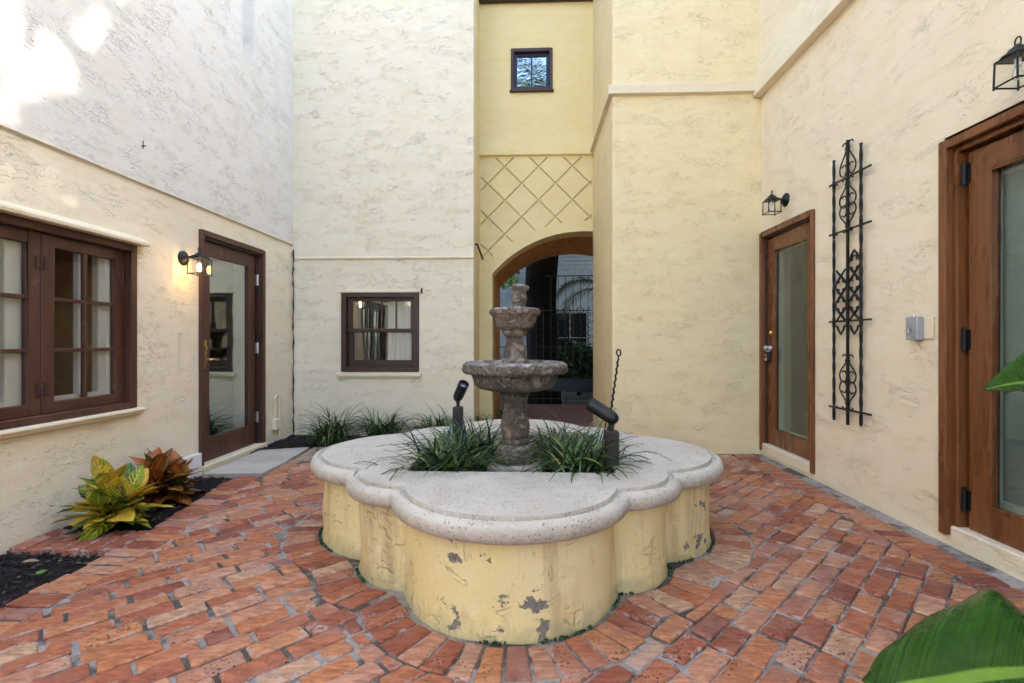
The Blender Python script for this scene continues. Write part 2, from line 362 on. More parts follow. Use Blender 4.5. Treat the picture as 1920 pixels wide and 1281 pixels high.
def paddle_mat():
    n = NT('glossy_paddle_leaf', .22, .5)
    u, v, _ = n.sep(n.tc.outputs['UV'])
    av = n.math('ABSOLUTE', n.math('SUBTRACT', v, .5))
    rib = n.noise(1, 3, .5, n.node('CombineXYZ', {0: n.math('ADD', n.math('MULTIPLY', u, 70), n.math('MULTIPLY', av, 14)), 1: n.math('MULTIPLY', av, 1.5)}).outputs[0])
    c = n.mix(n.mr(rib, .3, .7), (.018, .072, .006), (.052, .155, .014))
    c = n.mix(n.mr(n.noise(5, 4, .6), .45, .7, 0, .6), c, (.02, .07, .02))
    c = n.mix(n.mr(av, .018, .030, 1, 0), c, (.24, .38, .06))
    c = n.mix(n.mr(av, .484, .494, 0, 1), c, (.14, .05, .02))
    sp = n.math('MULTIPLY', n.mr(n.noise(26, 4, .7), .69, .73), .8)
    c = n.mix(sp, c, (.22, .20, .13))
    n.col(c).set(Roughness=n.mr(n.noise(12, 4, .6), .3, .7, .18, .36)).nor(n.bump(rib, .003, .8))
    tl = n.node('BsdfTranslucent', {'Color': n.mix(1, c, (2.2, 2.4, 1.2), 'MULTIPLY')}); mx = n.node('MixShader', {0: .28})
    n.t.links.new(n.b.outputs[0], mx.inputs[1]); n.t.links.new(tl.outputs[0], mx.inputs[2]); n.t.links.new(mx.outputs[0], n.out.inputs[0]); return n.m
M_paddle = paddle_mat()
M_siding = flat('blue_grey_siding_paint', (.44, .50, .56), .6, .3)
M_ground = flat('sandy_ground', (.16, .14, .11), .95, .1, 0, .02, 6)
M_slab = stone_mat(); M_slab.name = 'grey_step_slab'
M_flag = flat('tan_flagstone', (.42, .29, .21), .8, .2, 0, .006, 40, .25)
M_kick = flat('navy_sheet_metal', (.012, .018, .045), .35, .5)
M_dull = flat('dull_orange_paint', (.60, .32, .12), .8, .2, 0, .004, 30, .2)

# ------------------------------------------------------------------ setting: ground, pavement bed
XL, XR, YR, YL, YC = -2.93, 2.38, 5.07, 5.9, 6.6
XA = 0.863                       # side face of the projecting block
XB = -0.676                      # right end of the back-left wall
FC = Vector((-.088, 3.03, 0))     # fountain centre
g = MB(); g.add([(-900, -900, -.12), (900, -900, -.12), (900, 900, -.12), (-900, 900, -.12)], [(0, 1, 2, 3)])
tag(build(g, 'ground', M_ground), kind='structure')

# fountain outline: four big lobes and four corner lobes, offset by d
def outline(d, nb=40, ns=14):
    R1, c1, R2, c2 = .51 + d, .67, .316 + d, .685
    C1 = Vector((0, -c1)); C2 = Vector((c2 / sqrt(2), -c2 / sqrt(2)))
    D = (C2 - C1).length; a = (R1 * R1 - R2 * R2 + D * D) / (2 * D); h = sqrt(max(R1 * R1 - a * a, 0)); e = (C2 - C1) / D
    P = C1 + e * a; q = Vector((-e.y, e.x))
    X = max((P + q * h, P - q * h), key=lambda p: p.length)           # cusp between front lobe and front-right corner lobe
    a1 = atan2(X.y - C1.y, X.x - C1.x); b0 = atan2(X.y - C2.y, X.x - C2.x)
    half = a1 + pi / 2; hb = b0 + pi / 4                              # half angles about each lobe axis
    pts = []
    for k in range(4):
        ax = -pi / 2 + k * pi / 2; c = Vector((cos(ax), sin(ax))) * c1
        for i in range(nb):
            t = ax - half + 2 * half * i / nb; pts.append((c.x + R1 * cos(t), c.y + R1 * sin(t)))
        ax += pi / 4; c = Vector((cos(ax), sin(ax))) * c2; hh = abs(hb)
        for i in range(ns):
            t = ax - hh + 2 * hh * i / ns; pts.append((c.x + R2 * cos(t), c.y + R2 * sin(t)))
    return pts
def inside(p, poly):
    x, y = p; c = False; n = len(poly); j = n - 1
    for i in range(n):
        xi, yi = poly[i]; xj, yj = poly[j]
        if (yi > y) != (yj > y) and x < (xj - xi) * (y - yi) / (yj - yi) + xi: c = not c
        j = i
    return c

# ------------------------------------------------------------------ brick pavement
bricks = []      # (outline, height, tone)
def area(p): return abs(sum(p[i][0] * p[(i + 1) % len(p)][1] - p[(i + 1) % len(p)][0] * p[i][1] for i in range(len(p)))) / 2
def clip(poly, p0, n):       # keep side where (p-p0).n > 0
    out = []
    for i in range(len(poly)):
        a, b = poly[i], poly[(i + 1) % len(poly)]
        da = (a[0] - p0[0]) * n[0] + (a[1] - p0[1]) * n[1]; db = (b[0] - p0[0]) * n[0] + (b[1] - p0[1]) * n[1]
        if da >= 0: out.append(a)
        if da * db < 0:
            t = da / (da - db); out.append((a[0] + t * (b[0] - a[0]), a[1] + t * (b[1] - a[1])))
    return out
base_in = outline(0.012)
Pn = []
N = len(base_in)
nrm = []
for i in range(N):
    a, b = base_in[i - 1], base_in[(i + 1) % N]; t = Vector((b[0] - a[0], b[1] - a[1])).normalized(); nrm.append(Vector((t.y, -t.x)))
sm = []
for i in range(N):
    acc = Vector((0, 0))
    for j in range(-9, 10): acc += nrm[(i + j) % N] * math.exp(-(j / 5.5) ** 2)
    sm.append(acc.normalized())
smp = []
for i in range(N):
    acc = Vector((0, 0)); w = 0
    for j in range(-6, 7):
        k = math.exp(-(j / 3.2) ** 2); acc += Vector(base_in[(i + j) % N]) * k; w += k
    p = acc / w
    if inside(p, base_in): p = Vector(base_in[i])
    smp.append(p)
ring_out = [tuple(smp[i] + sm[i] * .206) for i in range(N)]
mid = [smp[i] + sm[i] * .12 for i in range(N)]
cum = [0]
for i in range(N): cum.append(cum[-1] + (mid[(i + 1) % N] - mid[i]).length)
def at_s(s):
    s %= cum[-1]
    for i in range(N):
        if cum[i + 1] >= s:
            t = (s - cum[i]) / max(1e-6, cum[i + 1] - cum[i]); j = (i + 1) % N
            return smp[i].lerp(smp[j], t), sm[i].lerp(sm[j], t).normalized()
def tone():
    r = rnd.random(); return (r, rnd.random(), rnd.random())
s = 0
while s < cum[-1] - .05:
    w = rnd.uniform(.084, .104); g_ = rnd.uniform(.006, .013)
    p0, n0 = at_s(s + g_ / 2); p1, n1 = at_s(s + w - g_ / 2); l0 = rnd.uniform(.002, .014); l1 = rnd.uniform(.186, .208)
    q = [p0 + n0 * l0, p1 + n1 * (l0 + rnd.uniform(-.004, .004)), p1 + n1 * l1, p0 + n0 * (l1 + rnd.uniform(-.006, .006))]
    q = [(v.x + FC.x, v.y + FC.y) for v in q]
    if area(q) > .006: bricks.append((q, 0, tone()))
    s += w
ring_w = [(x + FC.x, y + FC.y) for x, y in ring_out]
# soldier borders along the right wall and the left beds
y = .1
while y < 5.02:
    w = rnd.uniform(.090, .108)
    bricks.append(([(2.085 + rnd.uniform(-.01, .01), y + .007), (2.275 + rnd.uniform(-.01, .012), y + .007 + rnd.uniform(-.006, .006)), (2.275 + rnd.uniform(-.01, .012), y + w - .007), (2.085 + rnd.uniform(-.01, .01), y + w - .007)], 0, (min(1, rnd.random() * .7), rnd.random(), rnd.random()))); y += w
y = .5
while y < 4.0:
    w = rnd.uniform(.092, .112); sh = max(0, (y - 2.7)) * -.17
    bricks.append(([(-2.29 + sh + rnd.uniform(-.015, .015), y + .006), (-2.085 + sh, y + .006 + rnd.uniform(-.006, .006)), (-2.085 + sh + rnd.uniform(-.01, .01), y + w - .007), (-2.29 + sh + rnd.uniform(-.015, .015), y + w - .006)], 0, tone())); y += w
for i in range(6):       # row that divides the two beds
    x = -2.90 + i * .104
    bricks.append(([(x, 2.60 + rnd.uniform(-.01, .01)), (x + .094, 2.60 + rnd.uniform(-.01, .01)), (x + .094, 2.775), (x, 2.775)], 0, (rnd.random() * .25, rnd.uniform(.8, 1), rnd.random())))
    bricks.append(([(x, 2.785), (x + .094, 2.785 + rnd.uniform(-.01, .01)), (x + .094, 2.88), (x, 2.88)], 0, (rnd.random() * .25, rnd.uniform(.8, 1), rnd.random())))
# running bond at 45 degrees
ang = R(45.5); ux = (cos(ang), sin(ang)); uy = (-sin(ang), cos(ang))
def left_lim(y): return -2.075 + max(0, (y - 2.7)) * -.17 if y < 4.02 else (-2.28 if y < 4.6 else -2.02 + (y - 4.6) * .5)
v = -4.2; row = 0
while v < 6.5:
    h = rnd.uniform(.094, .103); u = -2.5 + (row % 2) * .107 + rnd.uniform(-.03, .03)
    while u < 6.6:
        L = rnd.uniform(.207, .222)
        if rnd.random() < .05: L = rnd.uniform(.10, .13)
        jl = rnd.uniform(.010, .026); jw = rnd.uniform(.004, .010)
        q = [(u + jl / 2, v + jw / 2), (u + L - jl / 2, v + jw / 2), (u + L - jl / 2, v + h - jw / 2), (u + jl / 2, v + h - jw / 2)]
        sk = rnd.uniform(-.02, .02)
        q = [(a + rnd.uniform(-.003, .003), b + rnd.uniform(-.003, .003) + sk * (a - u)) for a, b in q]
        q = [(a * ux[0] + b * uy[0], a * ux[1] + b * uy[1]) for a, b in q]
        u += L
        cx_, cy_ = sum(p[0] for p in q) / 4, sum(p[1] for p in q) / 4
        if not (-3 < cx_ < 2.2 and .0 < cy_ < 5.2): continue
        ll = left_lim(cy_)
        if cx_ < ll - .12 or cx_ > 2.16: continue
        q = clip(q, (2.072, 0), (-1, 0))
        if cy_ > 4.55: q = clip(q, (-2.02, 4.62), (.894, -.447)) if q else q
        elif q: q = clip(q, (ll, cy_), (1, .17 if cy_ > 2.7 else 0))
        q = clip(q, (0, 5.03), (0, -1)) if q else q
        if len(q) < 3: continue
        ins = [inside(p, ring_w) for p in q]; c2 = (sum(p[0] for p in q) / len(q), sum(p[1] for p in q) / len(q))
        if any(ins) or inside(c2, ring_w):
            d, i = min((hypot(c2[0] - w_[0], c2[1] - w_[1]), k) for k, w_ in enumerate(ring_w))
            q = clip(q, (ring_w[i][0] + sm[i].x * .001, ring_w[i][1] + sm[i].y * .001), (sm[i].x, sm[i].y))
        if len(q) < 3 or area(q) < .0035: continue
        bricks.append((q, 0, tone()))
    v += h; row += 1

def brick_mesh(mb, q, dz, tn):
    """worn brick: ring of outline points, chamfered rim, slightly tilted top"""
    n = len(q); c = (sum(p[0] for p in q) / n, sum(p[1] for p in q) / n)
    if sum(q[i][0] * q[(i + 1) % n][1] - q[(i + 1) % n][0] * q[i][1] for i in range(n)) < 0: q = q[::-1]
    pts = []
    for i in range(n):
        a, b, p = Vector(q[i]), Vector(q[(i + 1) % n]), Vector(q[i - 1])
        r = min(.0065, (b - a).length * .25, (p - a).length * .25) * rnd.uniform(.5, 1.3)
        pts.append(a + (p - a).normalized() * r); pts.append(a + (b - a).normalized() * r)
        if (b - a).length > .12 and n < 6:
            pr = Vector((b.y - a.y, a.x - b.x)).normalized(); pts.append((a + b) / 2 + pr * rnd.uniform(-.003, .0015))
    m = len(pts); tx, ty = rnd.uniform(-.024, .024), rnd.uniform(-.024, .024); z = dz + rnd.uniform(-.003, .006)
    vs = []
    for ins_, zz in ((0, -.05), (0, -.007), (.0050, -.0015), (.020, 0.0)):
        for p in pts:
            dr = Vector(c) - p; l = dr.length
            w = p + dr / max(l, 1e-6) * min(ins_ * (1 + .5 * rnd.random()), l * .4)
            vs.append((w.x, w.y, zz + z + (w.x - c[0]) * tx + (w.y - c[1]) * ty))
    o = len(mb.v)
    fs = []
    for k in range(3):
        for i in range(m): fs.append((k * m + i, k * m + (i + 1) % m, (k + 1) * m + (i + 1) % m, (k + 1) * m + i))
    fs.append(tuple(range(3 * m, 4 * m)))
    mb.add(vs, fs)
    if mb.tone is None: mb.tone = []; mb.rim = []
    mb.tone += [tn] * len(vs); mb.rim += [1.0] * (3 * m) + [0.0] * m
bed = MB(); stp = .028
x0, x1, y0, y1 = -2.60, 2.36, -.05, 5.2
nx, ny = int((x1 - x0) / stp), int((y1 - y0) / stp)
bed.v = [(x0 + i * stp, y0 + j * stp, -.0078 + .0050 * noise.noise((i * stp * 9, j * stp * 9, 0)) + .003 * noise.noise((i * stp * 31, j * stp * 31, 4))) for j in range(ny + 1) for i in range(nx + 1)]
def bed_ok(i, j):
    x, y = x0 + i * stp, y0 + j * stp
    if y < 4.0: return x > -2.28 + max(0, (y - 2.7)) * -.17
    return x > left_lim(y) - .03
bed.f = [(j * (nx + 1) + i, j * (nx + 1) + i + 1, (j + 1) * (nx + 1) + i + 1, (j + 1) * (nx + 1) + i) for j in range(ny) for i in range(nx) if bed_ok(i, j)]
pave = tag(build(bed, 'pavement', M_mortar, smooth=True, recalc=False), 'red brick courtyard pavement laid diagonally with grey mortar joints', kind='structure')
def screen(q):
    c = Vector((sum(p[0] for p in q) / len(q), sum(p[1] for p in q) / len(q), 0)); th = math.atan(32 / 910)
    X = c.x * cos(th) + c.y * sin(th); D = -c.x * sin(th) + c.y * cos(th)
    if D < .3: return 0
    px, py = 960 + 910 * X / D, 640 + 910 * 1.15 / D
    if not (-40 < px < 1960 and py < 1310): return 0
    if inside((c.x, c.y), ring_w) is False and abs(c.x) < .9 and c.y > 3.6: return 0      # hidden by the fountain
    return area(q) / D ** 3
bricks.sort(key=lambda b: -screen(b[0]))
for q, dz, tn in bricks[:300]:
    mb = MB(); brick_mesh(mb, q, dz, tn); build(mb, 'brick', M_brick, pave, recalc=False)
mb = MB()
for q, dz, tn in bricks[300:]: brick_mesh(mb, q, dz, tn)
build(mb, 'brick_field', M_brick, pave, recalc=False, kind='stuff')
# passage floor, back strip and side paving (pieces too far off to tell apart)
p = MB(); p.add([(-1.2, 5.03, -.012), (XA + .9, 5.03, -.012), (XA + .9, 9.0, -.012), (-1.2, 9.0, -.012)], [(0, 1, 2, 3)])
tag(build(p, 'passage_path', M_passage), 'dull red brick path leading through the arch', kind='structure')
p = MB(); p.add([(2.26, -3, -.0045), (XR + .1, -3, -.0045), (XR + .1, 5.2, -.0045), (2.26, 5.2, -.0045)], [(0, 1, 2, 3)])
tag(build(p, 'mortar_strip_path', M_mortar), 'grey mortar strip at the foot of the wall', kind='structure')
p = MB(); p.add([(-4, -9, -.02), (2.4, -9, -.02), (2.4, .0, -.02), (-4, 0, -.02)], [(0, 1, 2, 3)])
tag(build(p, 'garden_path', M_passage), 'brick path behind the courtyard', kind='structure')

# ------------------------------------------------------------------ the house round the courtyard
house = thing('courtyard_house', 'cream stucco house wrapping three sides of the brick courtyard', 'house')
ML = lambda u, n, z: (XL + n, u, z)
MRt = lambda u, n, z: (XR - n, u, z)
MBk = lambda u, n, z: (u, YL - n, z)
MC = lambda u, n, z: (u, YC - n, z)
def wall(M, u0, u1, z0, z1, holes, name, mat, label, th=.28, n0=0.0):
    us = sorted({u0, u1, *[h[0] for h in holes], *[h[1] for h in holes]}); zs = sorted({z0, z1, *[h[2] for h in holes], *[h[3] for h in holes]})
    mb = MB()
    solid = lambda i, j: 0 <= i < len(us) - 1 and 0 <= j < len(zs) - 1 and not any(h[0] <= us[i] < h[1] and h[2] <= zs[j] < h[3] for h in holes)
    for i in range(len(us) - 1):
        for j in range(len(zs) - 1):
            if not solid(i, j): continue
            a, b, c, d = us[i], us[i + 1], zs[j], zs[j + 1]
            Q = lambda *p: mb.add([M(*x) for x in p], [(0, 1, 2, 3)])
            Q((a, n0, c), (b, n0, c), (b, n0, d), (a, n0, d)); Q((a, -th, c), (b, -th, c), (b, -th, d), (a, -th, d))
            if not solid(i - 1, j): Q((a, n0, c), (a, -th, c), (a, -th, d), (a, n0, d))
            if not solid(i + 1, j): Q((b, n0, c), (b, -th, c), (b, -th, d), (b, n0, d))
            if not solid(i, j - 1): Q((a, n0, c), (b, n0, c), (b, -th, c), (a, -th, c))
            if not solid(i, j + 1): Q((a, n0, d), (b, n0, d), (b, -th, d), (a, -th, d))
    return build(mb, name, mat, house, label=label)
# left wing
wl = wall(ML, -6, YL + .3, -.1, 2.34, [(2.20, 3.50, .67, 1.85), (4.23, 5.24, .03, 2.13)], 'wall', M_stucco, 'ground-floor stucco wall with casement window and door')
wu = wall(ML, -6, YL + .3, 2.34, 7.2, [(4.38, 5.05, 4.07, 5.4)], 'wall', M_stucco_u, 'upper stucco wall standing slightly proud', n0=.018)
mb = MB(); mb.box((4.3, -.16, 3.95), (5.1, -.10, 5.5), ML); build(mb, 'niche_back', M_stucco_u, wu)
mb = MB(); mb.prism([(2.342, .017), (2.352, .017), (2.345, .023)], -6, YL - .001, lambda z, u, n: (XL + n, u, z)); build(mb, 'drip_edge', M_trim, wu)
# back-left wall, its right return
wb = wall(MBk, XL - .28, XB, -.1, 7.2, [(-2.295, -1.36, .79, 1.73)], 'wall', M_stucco, 'back stucco wall with sash window', th=.30)
mb = MB(); mb.box((XB - .35, YL + .3, -.1), (XB - .001, YC + .02, 7.2)); build(mb, 'wall_return', M_smooth, house)
mb = MB(); mb.prism([(2.165, 0), (2.165, .02), (2.18, .022), (2.195, 0)], XL + .02, XB - .004, lambda z, u, n: (u, YL - n, z)); build(mb, 'string_course', M_trim, wb)
# projecting block at the right of the back wall
mb = MB(); mb.box((XA, YR, -.1), (XR + .3, YC + .0, 7.2))
wr = build(mb, 'wall', M_stucco_y, house, bevel=.018, seg=2, label='projecting yellow cream wall block beside the arch')
mb = MB()
pr = [(0, 3.69), (.050, 3.70), (.050, 3.785), (.04, 3.795), (0, 3.80)]
mb.prism([(YR - a, b) for a, b in pr], XA - .046, XR + .05, lambda y, x, z: (x, y, z))
mb.prism([(XA - a, b) for a, b in [(0, 3.69), (.046, 3.70), (.03, 3.76), (0, 3.80)]], YR - .001, YC - .001, lambda x, y, z: (x, y, z))
build(mb, 'string_course', M_trim, wr)
# right wing, its upper part flaring out over a drip edge
wq = wall(MRt, -6, YR + .4, -.1, 3.72, [(4.17, 5.03, .06, 2.225), (1.35, 2.85, .08, 2.27)], 'wall', M_stucco_r, 'right stucco wall with two glazed doors')
mb = MB(); mb.prism([(3.655, -.28), (3.655, .085), (3.67, .087), (4.10, .012), (6.1, .012), (6.1, -.28)], -6, YR + .01, lambda z, u, n: (XR - n, u, z))
build(mb, 'wall', M_stucco_r, house, label='upper wall flaring out above a drip edge')
mb = MB(); mb.box((XR + .28, -6, 5.9), (XR + 4.2, 9.0, 6.05)); build(mb, 'roof', M_wood_eave, house)
mb = MB(); mb.box((XL - 4.2, -6, 6.9), (XL - .28, 9, 7.05)); build(mb, 'roof', M_wood_eave, house)
for a_, b_ in (((XR + 4.0, -6, -.1), (XR + 4.2, 9, 5.9)), ((XL - 4.2, -6, -.1), (XL - 4.0, 9, 6.9)), ((2.301, 6.7, -.1), (2.60, 12.6, 6.0))):  # last one: unseen wall added to keep sun off the passage
    mb = MB(); mb.box(a_, b_); build(mb, 'outer_wall', M_stucco, house)
# recessed arch wall, deep enough to be the passage vault
A1, A2, A3 = (-.501, 2.073), (.13, 2.526), (.851, 2.640)
def circ(a, b, c):
    d = 2 * (a[0] * (b[1] - c[1]) + b[0] * (c[1] - a[1]) + c[0] * (a[1] - b[1]))
    s_ = [p[0] ** 2 + p[1] ** 2 for p in (a, b, c)]
    x = (s_[0] * (b[1] - c[1]) + s_[1] * (c[1] - a[1]) + s_[2] * (a[1] - b[1])) / d
    y = (s_[0] * (c[0] - b[0]) + s_[1] * (a[0] - c[0]) + s_[2] * (b[0] - a[0])) / d
    return x, y, hypot(a[0] - x, a[1] - y)
acx, acz, ar = circ(A1, A2, A3)
arc = []
t0, t1 = atan2(A1[1] - acz, A1[0] - acx), atan2(A3[1] - acz, A3[0] - acx)
for i in range(25):
    t = t0 + (t1 - t0) * i / 24; arc.append((acx + ar * cos(t), acz + ar * sin(t)))
arc += [(1.15, 2.60), (1.50, 2.45)]
poly = [(-1.0, -.1), (-.501, -.1)] + arc + [(1.50, -.1), (2.3, -.1), (2.3, 7.2), (-1.0, 7.2)]
def solid_mesh(mb, name):
    me = bpy.data.meshes.new(name); me.from_pydata(mb.v, [], mb.f); bm = bmesh.new(); bm.from_mesh(me)
    bmesh.ops.recalc_face_normals(bm, faces=bm.faces); bm.to_mesh(me); bm.free()
    o = bpy.data.objects.new(name, me); COL.objects.link(o); return o
def cut(wm, cutters):
    o = solid_mesh(wm, 'tmp'); cs = [solid_mesh(c, 'cut') for c in cutters]
    for c in cs:
        m = o.modifiers.new('b', 'BOOLEAN'); m.operation = 'DIFFERENCE'; m.object = c; m.solver = 'EXACT'
    dg = bpy.context.evaluated_depsgraph_get(); me = bpy.data.meshes.new_from_object(o.evaluated_get(dg))
    r = MB(); r.v = [tuple(v.co) for v in me.vertices]; r.f = [tuple(p.vertices) for p in me.polygons]
    for x in [o] + cs: bpy.data.objects.remove(x)
    return r
wm = MB(); wm.prism(poly, YC, YC + .35)
fam = [MB(), MB()]
def groove(f, x0, z0, sgn):
    """walk along a diagonal, keep the run above the arch band"""
    run = []; out = []
    for i in range(-400, 400):
        x = x0 + i * .006; z = z0 + sgn * i * .006
        ok = -.66 < x < .85 and z < 3.655 and hypot(x - acx, z - acz) > ar + .135 and z > 2.15
        if ok: run.append((x, z))
        elif run: out.append(run); run = []
    for r_ in out:
        if len(r_) < 8: continue
        a, b = Vector(r_[0]), Vector(r_[-1]); d = (b - a).normalized(); nn = Vector((-d.y, d.x)) * .009
        fam[f].prism([tuple(a + nn), tuple(b + nn), tuple(b - nn), tuple(a - nn)], YC - .02, YC + .032)
for k in range(-4, 7):
    groove(0, -.332 + .46 * k, 3.529, 1); groove(1, -.332 + .46 * k, 3.529, -1)
wc = MB(); wc.box((-.235, YC - .05, 4.565), (.306, YC + .22, 5.115))
wa = build(cut(wm, fam + [wc]), 'wall', M_smooth, house, label='recessed yellow arch wall with incised diamond grid')
mb = MB(); mb.prism(poly[:-2] + [(2.3, 3.2), (-1.0, 3.2)], YC + .35, YC + 1.75); build(mb, 'passage_vault', M_dull, house)
mb = MB(); mb.prism([(3.67, 0), (3.675, .045), (3.70, .046), (4.0, 0)], XB, XA, lambda z, x, n: (x, YC - n, z)); build(mb, 'string_course', M_smooth, wa)
mb = MB(); mb.box((XB - .1, YC - .10, 5.745), (XA + .1, YC - .002, 6.2)); mb.box((XB - .1, YC - .5, 6.2), (XA + .1, YC, 6.26)); build(mb, 'eave_beam', M_wood_eave, house, bevel=.01)
mb = MB(); mb.box((-1.2, YC + .1, 7.0), (2.4, YC + 1.5, 7.1)); build(mb, 'roof', M_wood_eave, house)

def room(M, u0, u1, z0, z1, depth=1.6, n=-.29, mat=None, parent=None):
    mb = MB(); P = lambda u, k, z: M(u, k, z)
    a, b = n, n - depth
    for q in (((u0, b, z0), (u1, b, z0), (u1, b, z1), (u0, b, z1)), ((u0, a, z0), (u0, b, z0), (u0, b, z1), (u0, a, z1)), ((u1, a, z0), (u1, b, z0), (u1, b, z1), (u1, a, z1)), ((u0, a, z0), (u1, a, z0), (u1, b, z0), (u0, b, z0)), ((u0, a, z1), (u1, a, z1), (u1, b, z1), (u0, b, z1))):
        mb.add([P(*x) for x in q], [(0, 1, 2, 3)])
    return build(mb, 'interior_wall', mat or M_room, parent or house)
def frame(mb, M, o, w, n0, n1, wb=None, wt=None):
    """rectangular ring: o=(u0,u1,z0,z1), member width w"""
    u0, u1, z0, z1 = o; wb = w if wb is None else wb; wt = w if wt is None else wt
    mb.box((u0, n0, z0), (u0 + w, n1, z1), M); mb.box((u1 - w, n0, z0), (u1, n1, z1), M)
    if wb: mb.box((u0 + w, n0, z0), (u1 - w, n1, z0 + wb), M)
    if wt: mb.box((u0 + w, n0, z1 - wt), (u1 - w, n1, z1), M)
def pane(M, u0, u1, z0, z1, n, parent, mat):
    mb = MB(); mb.box((u0 - .006, n - .003, z0 - .006), (u1 + .006, n + .003, z1 + .006), M); return build(mb, 'pane', mat, parent)

# --- casement window, left wall
mb = MB(); frame(mb, ML, (2.18, 3.52, .66, 1.862), .062, -.12, .012, .045, .05)
win = build(mb, 'window', M_wood_l, house, bevel=.004, label='brown double casement window with small panes')
for (a, b), fl in (((2.245, 2.848), 0), ((2.852, 3.455), 1)):
    mb = MB(); g0, g1, z0, z1 = a + .082, b - .082, .775, 1.735
    frame(mb, ML, (a, b, .706, 1.81), .080, -.075, -.035, .07, .075)
    sash = build(mb, 'sash', M_wood_l, win, bevel=.004)
    mb = MB(); um = (g0 + g1) / 2; mb.box((um - .013, -.070, z0 - .004), (um + .013, -.040, z1 + .004), ML); zr = [z0 + (z1 - z0) * k / 3 for k in range(4)]
    for k in (1, 2): mb.box((g0 - .004, -.068, zr[k] - .012), (g1 + .004, -.042, zr[k] + .012), ML)
    build(mb, 'muntin', M_wood_l, win, bevel=.003)
    for k in range(3):
        pane(ML, g0, um - .013, zr[k] + .012, zr[k + 1] - .012, -.056, win, M_glass); pane(ML, um + .013, g1, zr[k] + .012, zr[k + 1] - .012, -.056, win, M_glass)
    mb = MB()                                                    # white inner frame behind the glass
    frame(mb, ML, (a + .05, b - .0, .70, 1.82), .040, -.12, -.078, .10, .05); mb.box((b - .165, -.13, .78), (b - .041, -.08, 1.78), ML); mb.box((um - .024, -.11, .79), (um - .004, -.066, 1.74), ML)
    build(mb, 'inner_frame', M_white, win, bevel=.004)
    for z in (.86, 1.63):
        mb = MB(); mb.tube([ML(a + .025 if fl == 0 else b - .02, -.03, z - .045), ML(a + .025 if fl == 0 else b - .02, -.03, z + .045)], .008, 8); build(mb, 'hinge', M_wood_w, win)
        mb = MB(); mb.box((b - .035 if fl == 0 else a + .012, -.036, z - .04), (b - .012 if fl == 0 else a + .035, -.024, z + .04), ML); build(mb, 'latch', M_wood_w, win, bevel=.003)
room(ML, 1.9, 3.9, .3, 2.2, 1.8, mat=M_room)
mb = MB(); mb.prism([(.662, -.05), (.655, .055), (.640, .058), (.628, .045), (.615, .040), (.600, .004), (.600, -.05)], 2.12, 3.545, lambda z, u, n: (XL + n, u, z)); build(mb, 'sill', M_trim, win, bevel=.004)
mb = MB(); mb.prism([(1.864, -.02), (1.864, .075), (1.888, .078), (1.902, .060), (1.935, .0), (1.935, -.02)], 2.08, 3.57, lambda z, u, n: (XL + n, u, z)); build(mb, 'drip_cap', M_trim, win, bevel=.004)

# --- left door
mb = MB(); frame(mb, ML, (4.205, 5.268, -.02, 2.15), .050, -.14, .022, 0, .05)
dr = build(mb, 'door', M_wood_l, house, bevel=.006, label='dark brown full-glass door with brass lever')
mb = MB(); frame(mb, ML, (4.255, 5.218, -.02, 2.10), .022, -.14, -.012, 0, .02); build(mb, 'door_stop', M_wood_w, dr, bevel=.003)
mb = MB(); frame(mb, ML, (4.285, 5.175, .045, 2.075), .135, -.085, -.045, .21, .13); build(mb, 'leaf', M_wood_l, dr, bevel=.004)
pane(ML, 4.42, 5.04, .255, 1.945, -.066, dr, M_glass_left)
mb = MB(); frame(mb, ML, (4.42, 5.06, .235, 1.965), .018, -.125, -.095); mb.box((5.035, -.20, .2), (5.10, -.10, 2.0), ML); build(mb, 'inner_frame', M_white, dr)
for z in (.33, 1.08, 1.82):
    mb = MB(); mb.tube([ML(5.195, -.028, z - .06), ML(5.195, -.028, z + .06)], .010, 8); mb.box((5.178, -.044, z - .055), (5.194, -.038, z + .055), ML); build(mb, 'hinge', M_steel, dr)
mb = MB(); mb.box((4.325, -.046, .90), (4.372, -.037, 1.16), ML); build(mb, 'handle_plate', M_brass, dr, bevel=.008, seg=2)
mb = MB(); mb.tube([ML(4.348, -.04, .985), ML(4.348, .012, .985), ML(4.385, .022, .987), ML(4.425, .022, .978), ML(4.455, .022, .990)], [.010, .010, .009, .008, .007], 8); build(mb, 'handle', M_brass, dr, smooth=True)
mb = MB(); mb.box((4.338, -.038, 1.075), (4.358, -.020, 1.115), ML); build(mb, 'thumb_turn', M_brass, dr, bevel=.003)
mb = MB(); mb.box((4.20, -.20, -.05), (5.27, .045, .040), ML); build(mb, 'threshold', M_trim, dr, bevel=.01)
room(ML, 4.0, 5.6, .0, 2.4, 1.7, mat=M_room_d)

# --- sash window, back-left wall
mb = MB(); frame(mb, MBk, (-2.311, -1.345, .778, 1.748), .062, -.14, .014, .055, .055)
win = build(mb, 'window', M_wood_w, house, bevel=.004, label='dark brown sash window with four upper panes')
mb = MB(); frame(mb, MBk, (-2.249, -1.407, 1.27, 1.693), .055, -.085, -.045, .04, .045); build(mb, 'sash', M_wood_w, win, bevel=.003)
mb = MB(); frame(mb, MBk, (-2.249, -1.407, .833, 1.30), .055, -.128, -.088, .085, .038); build(mb, 'sash', M_wood_w, win, bevel=.003)
a, b = -2.194, -1.462
for k in range(4):
    u0, u1 = a + (b - a) * k / 4, a + (b - a) * (k + 1) / 4
    pane(MBk, u0 + (.008 if k else 0), u1 - (.008 if k < 3 else 0), 1.31, 1.648, -.066, win, M_glass)
    if k:
        mb = MB(); mb.box((u0 - .008, -.082, 1.305), (u0 + .008, -.048, 1.653), MBk); build(mb, 'muntin', M_wood_w, win, bevel=.002)
